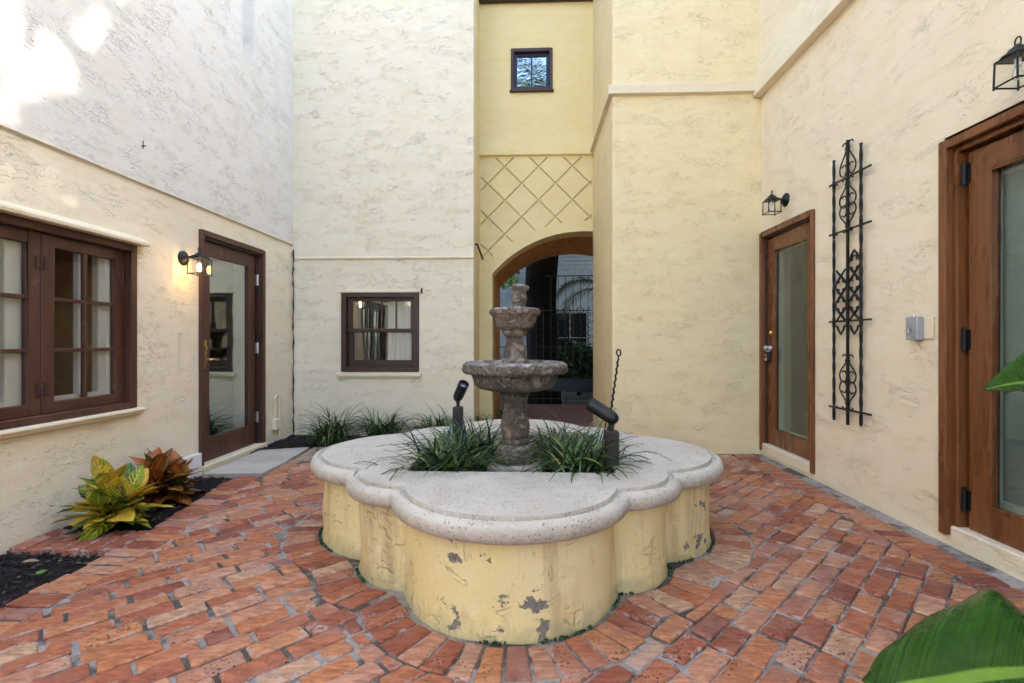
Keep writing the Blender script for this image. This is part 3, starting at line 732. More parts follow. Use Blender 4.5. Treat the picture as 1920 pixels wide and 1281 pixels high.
pane(MBk, a, b, .918, 1.262, -.108, win, M_glass)
mb = MB()                                                        # pale curtains hanging inside, drawn to one side
for (u0, u1) in ((-1.80, -1.36),):
    n_ = 40; vs = [MBk(u0 + (u1 - u0) * i / n_, -.24 + .010 * sin(i * 1.1) + .008 * sin(i * .37), z) for z in (.80, 1.76) for i in range(n_ + 1)]
    mb.add(vs, [(i, i + 1, i + n_ + 2, i + n_ + 1) for i in range(n_)])
build(mb, 'curtain', M_white, win, smooth=True)
mb = MB(); mb.box((-2.335, -.02, 1.750), (-1.335, .022, 1.772), MBk); build(mb, 'drip_cap', M_trim, win, bevel=.003)
mb = MB(); mb.box((-2.357, -.02, .722), (-1.315, .040, .765), MBk); mb.box((-2.345, -.02, .700), (-1.328, .022, .722), MBk); build(mb, 'sill', M_trim, win, bevel=.005)
mb = MB(); mb.tube([MBk(-1.31, -.01, 1.74), MBk(-1.31, .03, 1.765), MBk(-1.305, .035, 1.80)], .010, 6); build(mb, 'shutter_hook', M_cable, win)
room(MBk, -2.6, -1.0, .5, 2.0, 1.5, -.31, mat=M_room)

# --- small upper window in the recess
mb = MB(); frame(mb, MC, (-.247, .318, 4.551, 5.127), .045, -.05, .022); mb.box((-.262, .0, 4.532), (.333, .05, 4.552), MC)
win = build(mb, 'window', M_wood_w, house, bevel=.004, label='small dark framed window high in the recess')
mb = MB(); frame(mb, MC, (-.202, .273, 4.596, 5.082), .040, -.07, -.03, .035, .04); mb.box((.025, -.068, 4.63), (.043, -.035, 5.045), MC); build(mb, 'sash', flat('navy_sash_paint', (.012, .014, .045), .4, .5), win, bevel=.003)
pane(MC, -.162, .025, 4.631, 5.042, -.052, win, M_glass_top); pane(MC, .043, .233, 4.631, 5.042, -.052, win, M_glass_top)
mb = MB(); mb.box((-.23, -.21, 4.57), (.30, -.19, 5.11), MC); build(mb, 'dark_backing', M_room_d, win)  # dark sheet stands in for the unlit space behind the panes

# --- right narrow door
mb = MB(); frame(mb, MRt, (4.125, 5.066, .045, 2.254), .045, -.13, .022, 0, .05)
dr = build(mb, 'door', M_wood_r, house, bevel=.005, label='narrow red brown full-glass door in the far corner')
mb = MB(); frame(mb, MRt, (4.17, 5.03, .12, 2.204), .018, -.13, -.015, 0, .016); build(mb, 'door_stop', M_wood_w, dr, bevel=.003)
mb = MB(); frame(mb, MRt, (4.195, 5.008, .125, 2.183), .125, -.085, -.04, .16, .14); build(mb, 'leaf', M_wood_r, dr, bevel=.004)
pane(MRt, 4.32, 4.883, .285, 2.043, -.064, dr, M_glass_door)
mb = MB(); frame(mb, MRt, (4.30, 4.905, .27, 2.06), .016, -.13, -.09); mb.box((4.915, -.16, .27), (4.985, -.10, 2.05), MRt); build(mb, 'inner_frame', M_white, dr)
mb = MB(); mb.lathe([(.001, 0), (.030, 0), (.030, .008), (.016, .012), (.014, .02), (.001, .02)], k=16, M=Matrix.Translation(MRt(4.95, -.04, 1.235)) @ Matrix.Rotation(R(-90), 4, 'Y')); build(mb, 'lock', M_brass, dr, smooth=True)
mb = MB(); mb.lathe([(.001, 0), (.027, 0), (.027, .008), (.012, .012), (.012, .03), (.024, .04), (.026, .055), (.016, .066), (.001, .068)], k=16, M=Matrix.Translation(MRt(4.95, -.04, 1.085)) @ Matrix.Rotation(R(-90), 4, 'Y')); build(mb, 'handle', M_steel, dr, smooth=True)
for z in (.33, 1.15, 2.02):
    mb = MB(); mb.tube([MRt(4.187, -.030, z - .05), MRt(4.187, -.030, z + .05)], .008, 8); build(mb, 'hinge', M_steel, dr)
mb = MB(); mb.box((4.17, -.14, .02), (5.066, .012, .118), MRt); build(mb, 'threshold', M_stucco_r, dr, bevel=.006)
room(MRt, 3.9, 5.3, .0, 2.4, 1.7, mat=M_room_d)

# --- right wide door
mb = MB(); frame(mb, MRt, (1.32, 2.880, .055, 2.292), .052, -.10, .028, 0, .055)
dr = build(mb, 'door', M_wood_r, house, bevel=.007, seg=2, label='wide red brown door with black hinges nearest the camera')
mb = MB(); frame(mb, MRt, (1.372, 2.826, .03, 2.238), .030, -.15, -.012, 0, .03); build(mb, 'door_stop', M_wood_r, dr, bevel=.005)
mb = MB(); frame(mb, MRt, (1.42, 2.772, .115, 2.195), .128, -.10, -.048, .155, .135); build(mb, 'leaf', M_wood_r, dr, bevel=.005)
mb = MB(); frame(mb, MRt, (1.548, 2.644, .270, 2.06), .014, -.075, -.040); build(mb, 'glazing_bead', M_wood_r, dr, bevel=.003)
pane(MRt, 1.562, 2.630, .284, 2.046, -.078, dr, M_glass_door)
mb = MB(); frame(mb, MRt, (1.55, 2.700, .272, 2.058), .034, -.135, -.105); build(mb, 'inner_frame', M_white, dr)
for z in (.27, 1.16, 2.08):
    mb = MB(); mb.tube([MRt(2.785, -.036, z - .058), MRt(2.785, -.036, z + .058)], .012, 10); mb.tube([MRt(2.785, -.036, z - .07), MRt(2.785, -.036, z - .06)], .007, 8); mb.tube([MRt(2.785, -.036, z + .06), MRt(2.785, -.036, z + .07)], .007, 8); mb.box((2.755, -.05, z - .055), (2.785, -.045, z + .055), MRt); build(mb, 'hinge', M_iron, dr)
mb = MB(); mb.box((1.3, -.16, -.02), (2.83, .004, .112), MRt); build(mb, 'threshold', M_stucco_r, dr, bevel=.008)
mb = MB(); mb.box((1.50, -.15, .2), (2.80, -.14, 2.1), MRt); build(mb, 'glass_backing', flat('blue_grey_backing', (.36, .43, .46), .8, .2), dr)  # panel added behind the glass to lighten it to grey-blue
room(MRt, 1.1, 3.2, .0, 2.5, 1.9, mat=M_room)

# ------------------------------------------------------------------ fountain
fo = thing('fountain', 'tiered stone fountain in a lobed yellow plaster basin with pale coping', 'fountain', FC)
def loft(rings, close_bottom=False):
    mb = MB(); n = len(rings[0][0])
    for pts, z in rings: mb.v += [(x + FC.x, y + FC.y, z) for x, y in pts]
    for k in range(len(rings) - 1):
        for i in range(n): mb.f.append((k * n + i, k * n + (i + 1) % n, (k + 1) * n + (i + 1) % n, (k + 1) * n + i))
    return mb
def wobble(pts, z, a):
    return [(x + a * noise.noise((x * 5, y * 5, z * 5)), y + a * noise.noise((x * 5 + 9, y * 5, z * 5))) for x, y in pts]
zs_ = [-.06, .0, .03, .08, .14, .2, .26, .32, .38, .415]
mb = loft([(wobble(outline(-.012 if z > .02 else -.004), z, .011), z) for z in zs_])
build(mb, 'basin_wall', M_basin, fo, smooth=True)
HX0, HX1, HY0, HY1 = -.545, .53, -.525, .60
def coping_sector(k):
    """one stone: from the middle of one corner lobe to the middle of the next"""
    nb, ns = 40, 14; per = nb + ns; N_ = 4 * per; st = k * per - ns // 2
    idx = [(st + i) % N_ for i in range(per + 1)]
    prof = [(-.09, .385), (.030, .385), (.046, .392), (.056, .408), (.060, .428), (.056, .448), (.046, .464), (.034, .469), (.020, .472), (.014, .459), (-.002, .459), (-.007, .480)]
    mb = MB(); m = len(idx)
    for d, z in prof:
        o_ = outline(d); mb.v += [(o_[i][0] + FC.x, o_[i][1] + FC.y, z + .0012 * noise.noise((o_[i][0] * 6, o_[i][1] * 6, z * 9))) for i in idx]
    hole = []                                                     # matching points on the rounded square opening
    o_ = outline(-.007)
    for i in idx:
        x, y = o_[i]; a = atan2(y, x); c, s_ = cos(a), sin(a)
        tx = (HX1 if c > 0 else HX0) / c if abs(c) > 1e-6 else 9; ty = (HY1 if s_ > 0 else HY0) / s_ if abs(s_) > 1e-6 else 9
        t = min(tx, ty); hole.append((t * c, t * s_))
    for d, z in ((.014, .480), (.004, .477), (0, .468), (0, .30)):
        mb.v += [(hx * (1 + d / .55) + FC.x, hy * (1 + d / .55) + FC.y, z) for hx, hy in hole]
    rows = len(prof) + 4
    for r_ in range(rows - 1):
        for i in range(m - 1): mb.f.append((r_ * m + i, r_ * m + i + 1, (r_ + 1) * m + i + 1, (r_ + 1) * m + i))
    mb.f.append(tuple(r_ * m for r_ in range(rows))); mb.f.append(tuple(r_ * m + m - 1 for r_ in range(rows - 1, -1, -1)))
    # shrink a hair towards the stone's own middle so the joints open
    ax = -pi / 2 + k * pi / 2; g_ = Vector((cos(ax), sin(ax))) * .0022
    mb.v = [(x + g_.x, y + g_.y, z) for x, y, z in mb.v]
    o = build(mb, 'coping_stone', M_stone, fo, smooth=True)
    es = o.modifiers.new('split', 'EDGE_SPLIT'); es.split_angle = R(38)
    return o
for k in range(4): coping_sector(k)
mb = MB(); n_ = 26
mb.v = [(FC.x + HX0 + .0 + (HX1 - HX0) * i / n_, FC.y + HY0 + (HY1 - HY0) * j / n_, .325 + .03 * noise.noise((i * .4, j * .4, 1)) + .012 * noise.noise((i * 1.3, j * 1.3, 2))) for j in range(n_ + 1) for i in range(n_ + 1)]
mb.f = [(j * (n_ + 1) + i, j * (n_ + 1) + i + 1, (j + 1) * (n_ + 1) + i + 1, (j + 1) * (n_ + 1) + i) for j in range(n_) for i in range(n_)]
build(mb, 'planter_soil', M_soil, fo, smooth=True, recalc=False)
def bx(mb, x, y, z0, z1, hw): mb.box((FC.x + x - hw, FC.y + y - hw, z0), (FC.x + x + hw, FC.y + y + hw, z1))
PX = .0
mb = MB(); bx(mb, PX, 0, .27, .405, .165); build(mb, 'plinth', M_stone, fo, bevel=.012, seg=2)
def carve(amp, k, seed=0):
    def f(a, r, z):
        p = (cos(a) * 2.2, sin(a) * 2.2, z * 13 + seed * 3)
        rid = abs(noise.noise(p)); rid2 = abs(noise.noise((p[0] * 2.3, p[1] * 2.3, p[2] * 1.9 + 5)))
        return 1 + amp * (abs(cos(k * a / 2 + seed)) - .6) + amp * 1.3 * (min(rid, .18) / .18 - .7) * .5 + amp * .8 * (min(rid2, .2) / .2 - .6)
    return f
P_ = (FC.x + PX, FC.y, 0)
def fine(prof, step=.012):
    out = []
    for (r0, z0), (r1, z1) in zip(prof, prof[1:]):
        m = max(1, int(hypot(r1 - r0, z1 - z0) / step))
        out += [(r0 + (r1 - r0) * i / m, z0 + (z1 - z0) * i / m) for i in range(m)]
    return out + [prof[-1]]
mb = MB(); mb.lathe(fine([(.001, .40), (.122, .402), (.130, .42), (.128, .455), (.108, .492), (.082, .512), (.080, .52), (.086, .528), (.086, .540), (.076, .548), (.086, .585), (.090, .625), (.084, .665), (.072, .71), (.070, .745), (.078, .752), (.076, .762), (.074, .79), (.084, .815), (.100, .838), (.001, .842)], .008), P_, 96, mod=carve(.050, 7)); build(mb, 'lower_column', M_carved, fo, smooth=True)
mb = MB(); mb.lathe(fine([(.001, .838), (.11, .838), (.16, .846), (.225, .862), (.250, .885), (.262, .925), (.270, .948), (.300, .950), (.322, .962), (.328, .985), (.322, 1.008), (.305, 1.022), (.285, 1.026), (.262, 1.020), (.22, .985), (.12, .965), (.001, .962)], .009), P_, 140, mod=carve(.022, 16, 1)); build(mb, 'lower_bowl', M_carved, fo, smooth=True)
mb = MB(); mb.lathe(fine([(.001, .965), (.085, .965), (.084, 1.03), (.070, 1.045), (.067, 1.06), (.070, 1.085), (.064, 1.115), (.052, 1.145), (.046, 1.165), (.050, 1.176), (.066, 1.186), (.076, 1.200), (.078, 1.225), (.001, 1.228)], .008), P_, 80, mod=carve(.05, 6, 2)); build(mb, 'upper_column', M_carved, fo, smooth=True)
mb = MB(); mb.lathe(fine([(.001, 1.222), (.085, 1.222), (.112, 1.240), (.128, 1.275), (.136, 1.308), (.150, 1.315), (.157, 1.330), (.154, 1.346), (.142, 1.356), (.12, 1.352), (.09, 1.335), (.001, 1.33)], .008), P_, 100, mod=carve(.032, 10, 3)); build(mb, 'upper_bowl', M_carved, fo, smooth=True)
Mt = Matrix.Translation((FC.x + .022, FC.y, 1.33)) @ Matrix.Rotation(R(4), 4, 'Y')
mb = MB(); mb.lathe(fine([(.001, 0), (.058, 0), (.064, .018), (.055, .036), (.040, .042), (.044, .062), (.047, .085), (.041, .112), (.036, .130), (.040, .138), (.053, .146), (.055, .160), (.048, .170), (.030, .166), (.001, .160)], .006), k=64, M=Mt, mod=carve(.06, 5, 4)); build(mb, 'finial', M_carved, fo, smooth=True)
# moss creeping along the foot of the basin
mb = MB(); mb.tone = []
o_ = outline(.004)
for i in range(len(o_)):
    for _ in range(6):
        if noise.noise((o_[i][0] * 4, o_[i][1] * 4, 5)) < .02: continue
        t = rnd.random(); j = (i + 1) % len(o_)
        x = o_[i][0] * (1 - t) + o_[j][0] * t + rnd.uniform(-.004, .012) * sm[i].x; yy = o_[i][1] * (1 - t) + o_[j][1] * t + rnd.uniform(-.004, .012) * sm[i].y
        r_ = rnd.uniform(.004, .010); a = rnd.random() * 6.28; zt = rnd.uniform(.003, .012)
        pts = [(x + FC.x + r_ * cos(a + k * 2.1), yy + FC.y + r_ * sin(a + k * 2.1), rnd.uniform(-.006, .003)) for k in range(3)] + [(x + FC.x, yy + FC.y, zt)]
        mb.add(pts, [(0, 1, 3), (1, 2, 3), (2, 0, 3)]); mb.tone += [(rnd.random() * .25, 0, 0)] * 4
build(mb, 'moss', M_lir, fo, kind='stuff', recalc=False)

# ------------------------------------------------------------------ beds: mulch, slabs, flagstone
def chips(mb, n, inside_fn, x0, x1, y0, y1, zf, ln=(.012, .05)):
    if mb.tone is None: mb.tone = []
    c = 0
    while c < n:
        x, y = rnd.uniform(x0, x1), rnd.uniform(y0, y1)
        if not inside_fn(x, y): c += .2; continue
        c += 1; l = rnd.uniform(*ln); w = rnd.uniform(.003, .008); a = rnd.random() * pi; t = rnd.uniform(-.5, .5); z = zf(x, y) + rnd.uniform(0, .014)
        dx, dy, dz = cos(a) * l / 2, sin(a) * l / 2, sin(t) * l / 2; nx_, ny_ = -sin(a) * w, cos(a) * w
        vs = [(x - dx - nx_, y - dy - ny_, z - dz), (x + dx - nx_ * .6, y + dy - ny_ * .6, z + dz), (x + dx + nx_ * .6, y + dy + ny_ * .6, z + dz), (x - dx + nx_, y - dy + ny_, z - dz), (x, y, z + w * .9)]
        mb.add(vs, [(0, 1, 4), (1, 2, 4), (2, 3, 4), (3, 0, 4)]); mb.tone += [(rnd.random(), 0, 0)] * 5
def bed_of(name, label, inside_fn, x0, x1, y0, y1, n, z0):
    mb = MB(); mb.tone = []; st = .05; zf = lambda x, y: z0 + .018 * noise.noise((x * 6, y * 6, 3))
    nx, ny = int((x1 - x0) / st), int((y1 - y0) / st)
    mb.v = [(x0 + i * st, y0 + j * st, zf(x0 + i * st, y0 + j * st)) for j in range(ny + 1) for i in range(nx + 1)]
    mb.f = [(j * (nx + 1) + i, j * (nx + 1) + i + 1, (j + 1) * (nx + 1) + i + 1, (j + 1) * (nx + 1) + i) for j in range(ny) for i in range(nx) if inside_fn(x0 + (i + .5) * st, y0 + (j + .5) * st)]
    mb.tone = [(.2, 0, 0)] * len(mb.v)
    chips(mb, n, inside_fn, x0, x1, y0, y1, zf)
    return tag(build(mb, name, M_mulch, recalc=False), label, kind='stuff')
bed_of('mulch', 'dark shredded mulch in the front left bed', lambda x, y: x < -2.29 and y < 2.62, XL, -2.27, .6, 2.66, 2600, -.035)
bed_of('mulch', 'dark mulch under the croton plants', lambda x, y: x < -2.30 + (y - 2.7) * -.17 - .0 and 2.89 < y < 4.1, XL, -2.26, 2.85, 4.12, 1300, -.03)
bed_of('mulch', 'dark mulch along the foot of the back wall', lambda x, y: y > 4.9 - .0 * x and x < -1.95 + (y - 4.6) * 2.0 and not (x > -2.3 and y < 4.6 + (x + 2.3) * .2), XL, -.5, 4.85, 6.6, 2200, -.005)
def slab(name, pts, z0, z1, mat, label, cat, group=None):
    c = Vector((sum(p[0] for p in pts) / len(pts), sum(p[1] for p in pts) / len(pts), z0)); mb = MB(); n = len(pts)
    mb.add([(x, y, z0) for x, y in pts] + [(x, y, z1) for x, y in pts], [tuple(range(n)), tuple(range(n, 2 * n))] + [(i, (i + 1) % n, (i + 1) % n + n, i + n) for i in range(n)])
    return tag(build(mb, name, mat, loc=c, bevel=.006, seg=2), label, cat, group)
slab('step_slab', [(-2.80, 4.07), (-2.30, 4.11), (-2.305, 4.56), (-2.80, 4.52)], -.05, .018, M_slab, 'grey step slab nearest the croton below the dark door', 'paving slab', 'slabs below the left door')
slab('step_slab', [(-2.80, 4.545), (-2.31, 4.585), (-2.36, 5.14), (-2.82, 4.98)], -.05, .016, M_slab, 'grey step slab nearest the back corner below the dark door', 'paving slab', 'slabs below the left door')
slab('flagstone', [(-2.27, 4.62), (-1.98, 4.66), (-1.66, 5.02), (-1.75, 5.22), (-2.33, 5.17)], -.05, .010, M_flag, 'tan flagstone between grey slab and fountain basin', 'flagstone')
slab('splash_block', [(-2.925, 3.97), (-2.88, 3.97), (-2.88, 4.18), (-2.925, 4.18)], -.03, .17, M_white, 'short white upright block against the wall beside the dark door', 'block')

# ------------------------------------------------------------------ plants
def liriope(x, y, z, n, size, label, seed, group, spread=.05):
    r = random.Random(seed); mb = MB(); mb.tone = []
    for i in range(n):
        a = r.uniform(0, 2 * pi); L = size * r.uniform(.45, 1.05) * (1.2 if r.random() < .15 else 1); tilt = r.uniform(.05, 1.0) ** .8; w = r.uniform(.0045, .0080)
        b = Vector((x + r.gauss(0, spread), y + r.gauss(0, spread), z)); d = Vector((cos(a), sin(a), 0)); sd = Vector((-sin(a), cos(a), 0))
        th0 = R(8) + tilt * R(35); th1 = th0 + R(55) + tilt * R(75) * r.uniform(.6, 1.2); p = b.copy(); k = 7; rows = []
        tw = r.uniform(-.5, .5)
        for s_ in range(k + 1):
            f = s_ / k; th = th0 + (th1 - th0) * f ** 1.5; ww = w * (min(1, .55 + f * 2) * (1 - f ** 4) + .04)
            sv = (sd + Vector((0, 0, tw * .4))).normalized() * ww
            rows.append((p - sv, p + Vector((0, 0, -w * .35)), p + sv)); p = p + (d * sin(th) + Vector((0, 0, cos(th)))) * (L / k)
        o = len(mb.v); t = r.random(); t = 1.0 if r.random() < .07 else t * .9; L *= 1.0
        for q in rows: mb.v += [tuple(v_) for v_ in q]; mb.tone += [(t, 0, 0)] * 3
        for s_ in range(k):
            for e in (0, 1): mb.f.append((o + s_ * 3 + e, o + s_ * 3 + e + 1, o + s_ * 3 + e + 4, o + s_ * 3 + e + 3))
    return tag(build(mb, 'liriope_clump', M_lir, loc=(x, y, z), smooth=True, recalc=False), label, 'plant', group)
GB, GF = 'grassy clumps along the back wall', 'grassy clumps in the fountain planter'
liriope(-2.23, 5.40, .0, 300, .50, 'grassy dark green clump nearest the left corner of the back wall', 1, GB, .07)
liriope(-1.68, 5.56, .0, 280, .48, 'grassy dark green clump below the sash window', 2, GB, .07)
liriope(-1.07, 5.58, .0, 240, .48, 'grassy dark green clump behind the small upright spotlight', 3, GB, .06)
liriope(-.60, 6.15, .0, 120, .33, 'small grassy clump at the foot of the arch jamb', 4, GB, .05)
liriope(-.30, 7.05, .0, 110, .34, 'grassy clump just inside the arch behind the fountain column', 14, GB, .05)
liriope(-.47, 2.72, .33, 340, .44, 'large grassy clump left of the fountain column at the planter edge', 5, GF, .065)
liriope(-.36, 3.12, .33, 260, .42, 'grassy clump left of the column towards the back of the planter', 6, GF, .06)
liriope(.30, 2.72, .33, 380, .44, 'large grassy clump right of the fountain column at the planter edge', 7, GF, .07)
liriope(.22, 3.10, .33, 280, .42, 'grassy clump right of the column towards the back of the planter', 8, GF, .06)

def croton_leaf_mesh(r):
    """elliptic leaf along +X with a folded midrib and wavy rim, unit length"""
    mb = MB(); mb.uv = []; nu, nv = 9, 6; wmax = r.uniform(.25, .31); fold = r.uniform(.10, .30); droop = r.uniform(.15, .5); wav = r.uniform(.01, .025); ph = r.random() * 6
    for i in range(nu + 1):
        u = i / nu; w = wmax * (sin(pi * min(1, u * .96 + .04) ** .85)) ** .8 + .004
        for j in range(nv + 1):
            v_ = j / nv * 2 - 1; x = u; y = v_ * w; z = abs(v_) * w * fold - droop * u * u * .5 + wav * sin(u * 17 + ph + v_) * abs(v_)
            mb.v.append((x, y, z)); mb.uv.append((u, v_ * .5 + .5))
    mb.f = [(i * (nv + 1) + j, (i + 1) * (nv + 1) + j, (i + 1) * (nv + 1) + j + 1, i * (nv + 1) + j + 1) for i in range(nu) for j in range(nv)]
    return mb
def mesh_of(mb, name, mat):
    o = build(mb, name, mat, recalc=False, smooth=True); me = o.data; bpy.data.objects.remove(o); return me
rr = random.Random(3); shapes = [croton_leaf_mesh(rr) for _ in range(4)]
LM = {m.name: [mesh_of(s_, 'leaf', m) for s_ in shapes] for m in (M_croton_y, M_croton_r, M_croton_g)}
def croton(x, y, label, seed, pick, ht, sz, nst=4, nl=13):
    r = random.Random(seed); t = thing('croton_plant', label, 'plant', (x, y, -.02), 'croton plants in the left bed')
    for s_ in range(nst):
        a = s_ * 2 * pi / nst + r.uniform(-.4, .4); top = Vector((cos(a) * r.uniform(.05, .14), sin(a) * r.uniform(.05, .14), ht * r.uniform(.45, .75)))
        mb = MB(); b0 = Vector((x, y, -.02)); mb.tube([b0 + top * .0 + Vector((cos(a) * .015, sin(a) * .015, 0)), b0 + Vector((top.x * .6, top.y * .6, top.z * .6)), b0 + top], [.009, .007, .004], 6); build(mb, 'stem', M_bark, t, smooth=True)
        for i in range(nl):
            f = i / (nl - 1); az = i * 2.4 + r.uniform(-.3, .3) + a; el = R(0) + f ** 1.1 * R(74) + r.uniform(-.15, .15); L = sz * r.uniform(.75, 1.1) * (1 - .25 * f)
            p = Vector((top.x * (.35 + .65 * f), top.y * (.35 + .65 * f), top.z * (.30 + .70 * f)))
            m = pick(r, f); o = bpy.data.objects.new('leaf', r.choice(LM[m.name])); COL.objects.link(o); o.parent = t
            M4 = Matrix.Translation(p) @ Matrix.Rotation(az, 4, 'Z') @ Matrix.Rotation(-el, 4, 'Y') @ Matrix.Rotation(r.uniform(-.4, .4), 4, 'X') @ Matrix.Scale(L, 4)
            wp = M4 @ Vector((1, 0, 0))
            if x + wp.x < XL + .02: M4 = Matrix.Translation((XL + .03 - x - wp.x, 0, 0)) @ M4
            if wp.z < .02: M4 = Matrix.Translation((0, 0, .03 - wp.z)) @ M4
            o.matrix_local = M4
    return t
croton(-2.58, 2.93, 'yellow veined croton plant against the left wall', 11, lambda r, f: M_croton_y if r.random() < .82 else M_croton_g, .36, .275, 6, 12)
croton(-2.66, 3.46, 'bronze red croton plant beside the yellow one near the dark door', 12, lambda r, f: M_croton_r if r.random() < .86 else (M_croton_g if r.random() < .6 else M_croton_y), .34, .255, 6, 12)

# large paddle-leaved plant standing just outside the frame on the right
pl = thing('bird_of_paradise_plant', 'large glossy paddle leaves reaching in at the right edge', 'plant', (1.95, 1.35, 0))
def bez(a, b, c, d, n):
    a, b, c, d = map(Vector, (a, b, c, d)); return [a * (1 - t) ** 3 + b * 3 * t * (1 - t) ** 2 + c * 3 * t * t * (1 - t) + d * t ** 3 for t in [i / n for i in range(n + 1)]]
def sections(mid_, up_, low_):
    """leaf from matching points along midrib and both rims"""
    def res(pts, n):
        pts = [Vector(p) for p in pts]; out = []
        for i in range(n + 1):
            t = i / n * (len(pts) - 1); k = min(int(t), len(pts) - 2); f = t - k
            p0, p1, p2, p3 = pts[max(k - 1, 0)], pts[k], pts[k + 1], pts[min(k + 2, len(pts) - 1)]
            out.append(.5 * ((2 * p1) + (p2 - p0) * f + (2 * p0 - 5 * p1 + 4 * p2 - p3) * f * f + (3 * p1 - p0 - 3 * p2 + p3) * f ** 3))
        return out
    n = 36; m_, u_, l_ = res(mid_, n), res(up_, n), res(low_, n); mb = MB(); mb.uv = []; nv = 8
    for i in range(n + 1):
        for j in range(-nv, nv + 1):
            f = abs(j) / nv; e = (u_ if j < 0 else l_)[i]; p = m_[i].lerp(e, f)
            p = p + Vector((0, 0, .035 * sin(pi * f) * (e - m_[i]).length / .3 + .004 * sin(i * .9 + j) * f)); mb.v.append(tuple(p)); mb.uv.append((i / n, .5 + .5 * j / nv))
    w = 2 * nv + 1; mb.f = [(i * w + j, (i + 1) * w + j, (i + 1) * w + j + 1, i * w + j + 1) for i in range(n) for j in range(w - 1)]
    o = build(mb, 'leaf', M_paddle, pl, smooth=True, recalc=False); so = o.modifiers.new('thick', 'SOLIDIFY'); so.thickness = .0012
    return o
LM_ = [(1.56, 1.34, .305), (1.398, 1.30, .312), (1.262, 1.27, .315), (1.13, 1.24, .321), (1.003, 1.21, .324), (.893, 1.18, .333), (.817, 1.16, .342), (.771, 1.15, .368)]
LU_ = [(1.58, 1.38, .29), (1.565, 1.50, .27), (1.545, 1.58, .30), (1.503, 1.62, .351), (1.333, 1.55, .346), (1.104, 1.42, .349), (.901, 1.27, .361), (.771, 1.15, .369)]
LL_ = [(1.56, 1.30, .29), (1.44, 1.12, .24), (1.30, 1.02, .20), (1.15, .99, .19), (1.01, 1.00, .21), (.90, 1.05, .25), (.82, 1.11, .31), (.771, 1.15, .366)]
sections(LM_, LU_, LL_)
UM_ = [(2.05, 1.74, .95), (1.901, 1.72, .978), (1.776, 1.70, 1.003), (1.669, 1.68, 1.011), (1.581, 1.66, 1.006), (1.521, 1.65, .997), (1.488, 1.645, .994)]
UU_ = [(2.06, 1.78, 1.02), (1.99, 1.80, 1.22), (1.859, 1.78, 1.195), (1.739, 1.75, 1.131), (1.629, 1.71, 1.074), (1.543, 1.67, 1.029), (1.488, 1.645, .996)]
UL_ = [(2.04, 1.72, .90), (1.87, 1.68, .90), (1.744, 1.67, .955), (1.644, 1.655, .980), (1.567, 1.645, .986), (1.514, 1.642, .989), (1.488, 1.645, .992)]
sections(UM_, UU_, UL_)
for a, b, c in (((1.95, 1.35, 0), (1.85, 1.38, .25), LM_[0]), ((1.95, 1.36, 0), (2.15, 1.60, .6), UM_[0])):
    mb = MB(); mb.tube(bez(a, a, b, c, 10), [.022 - .0014 * i for i in range(11)], 8); build(mb, 'petiole', M_bright, pl, smooth=True)

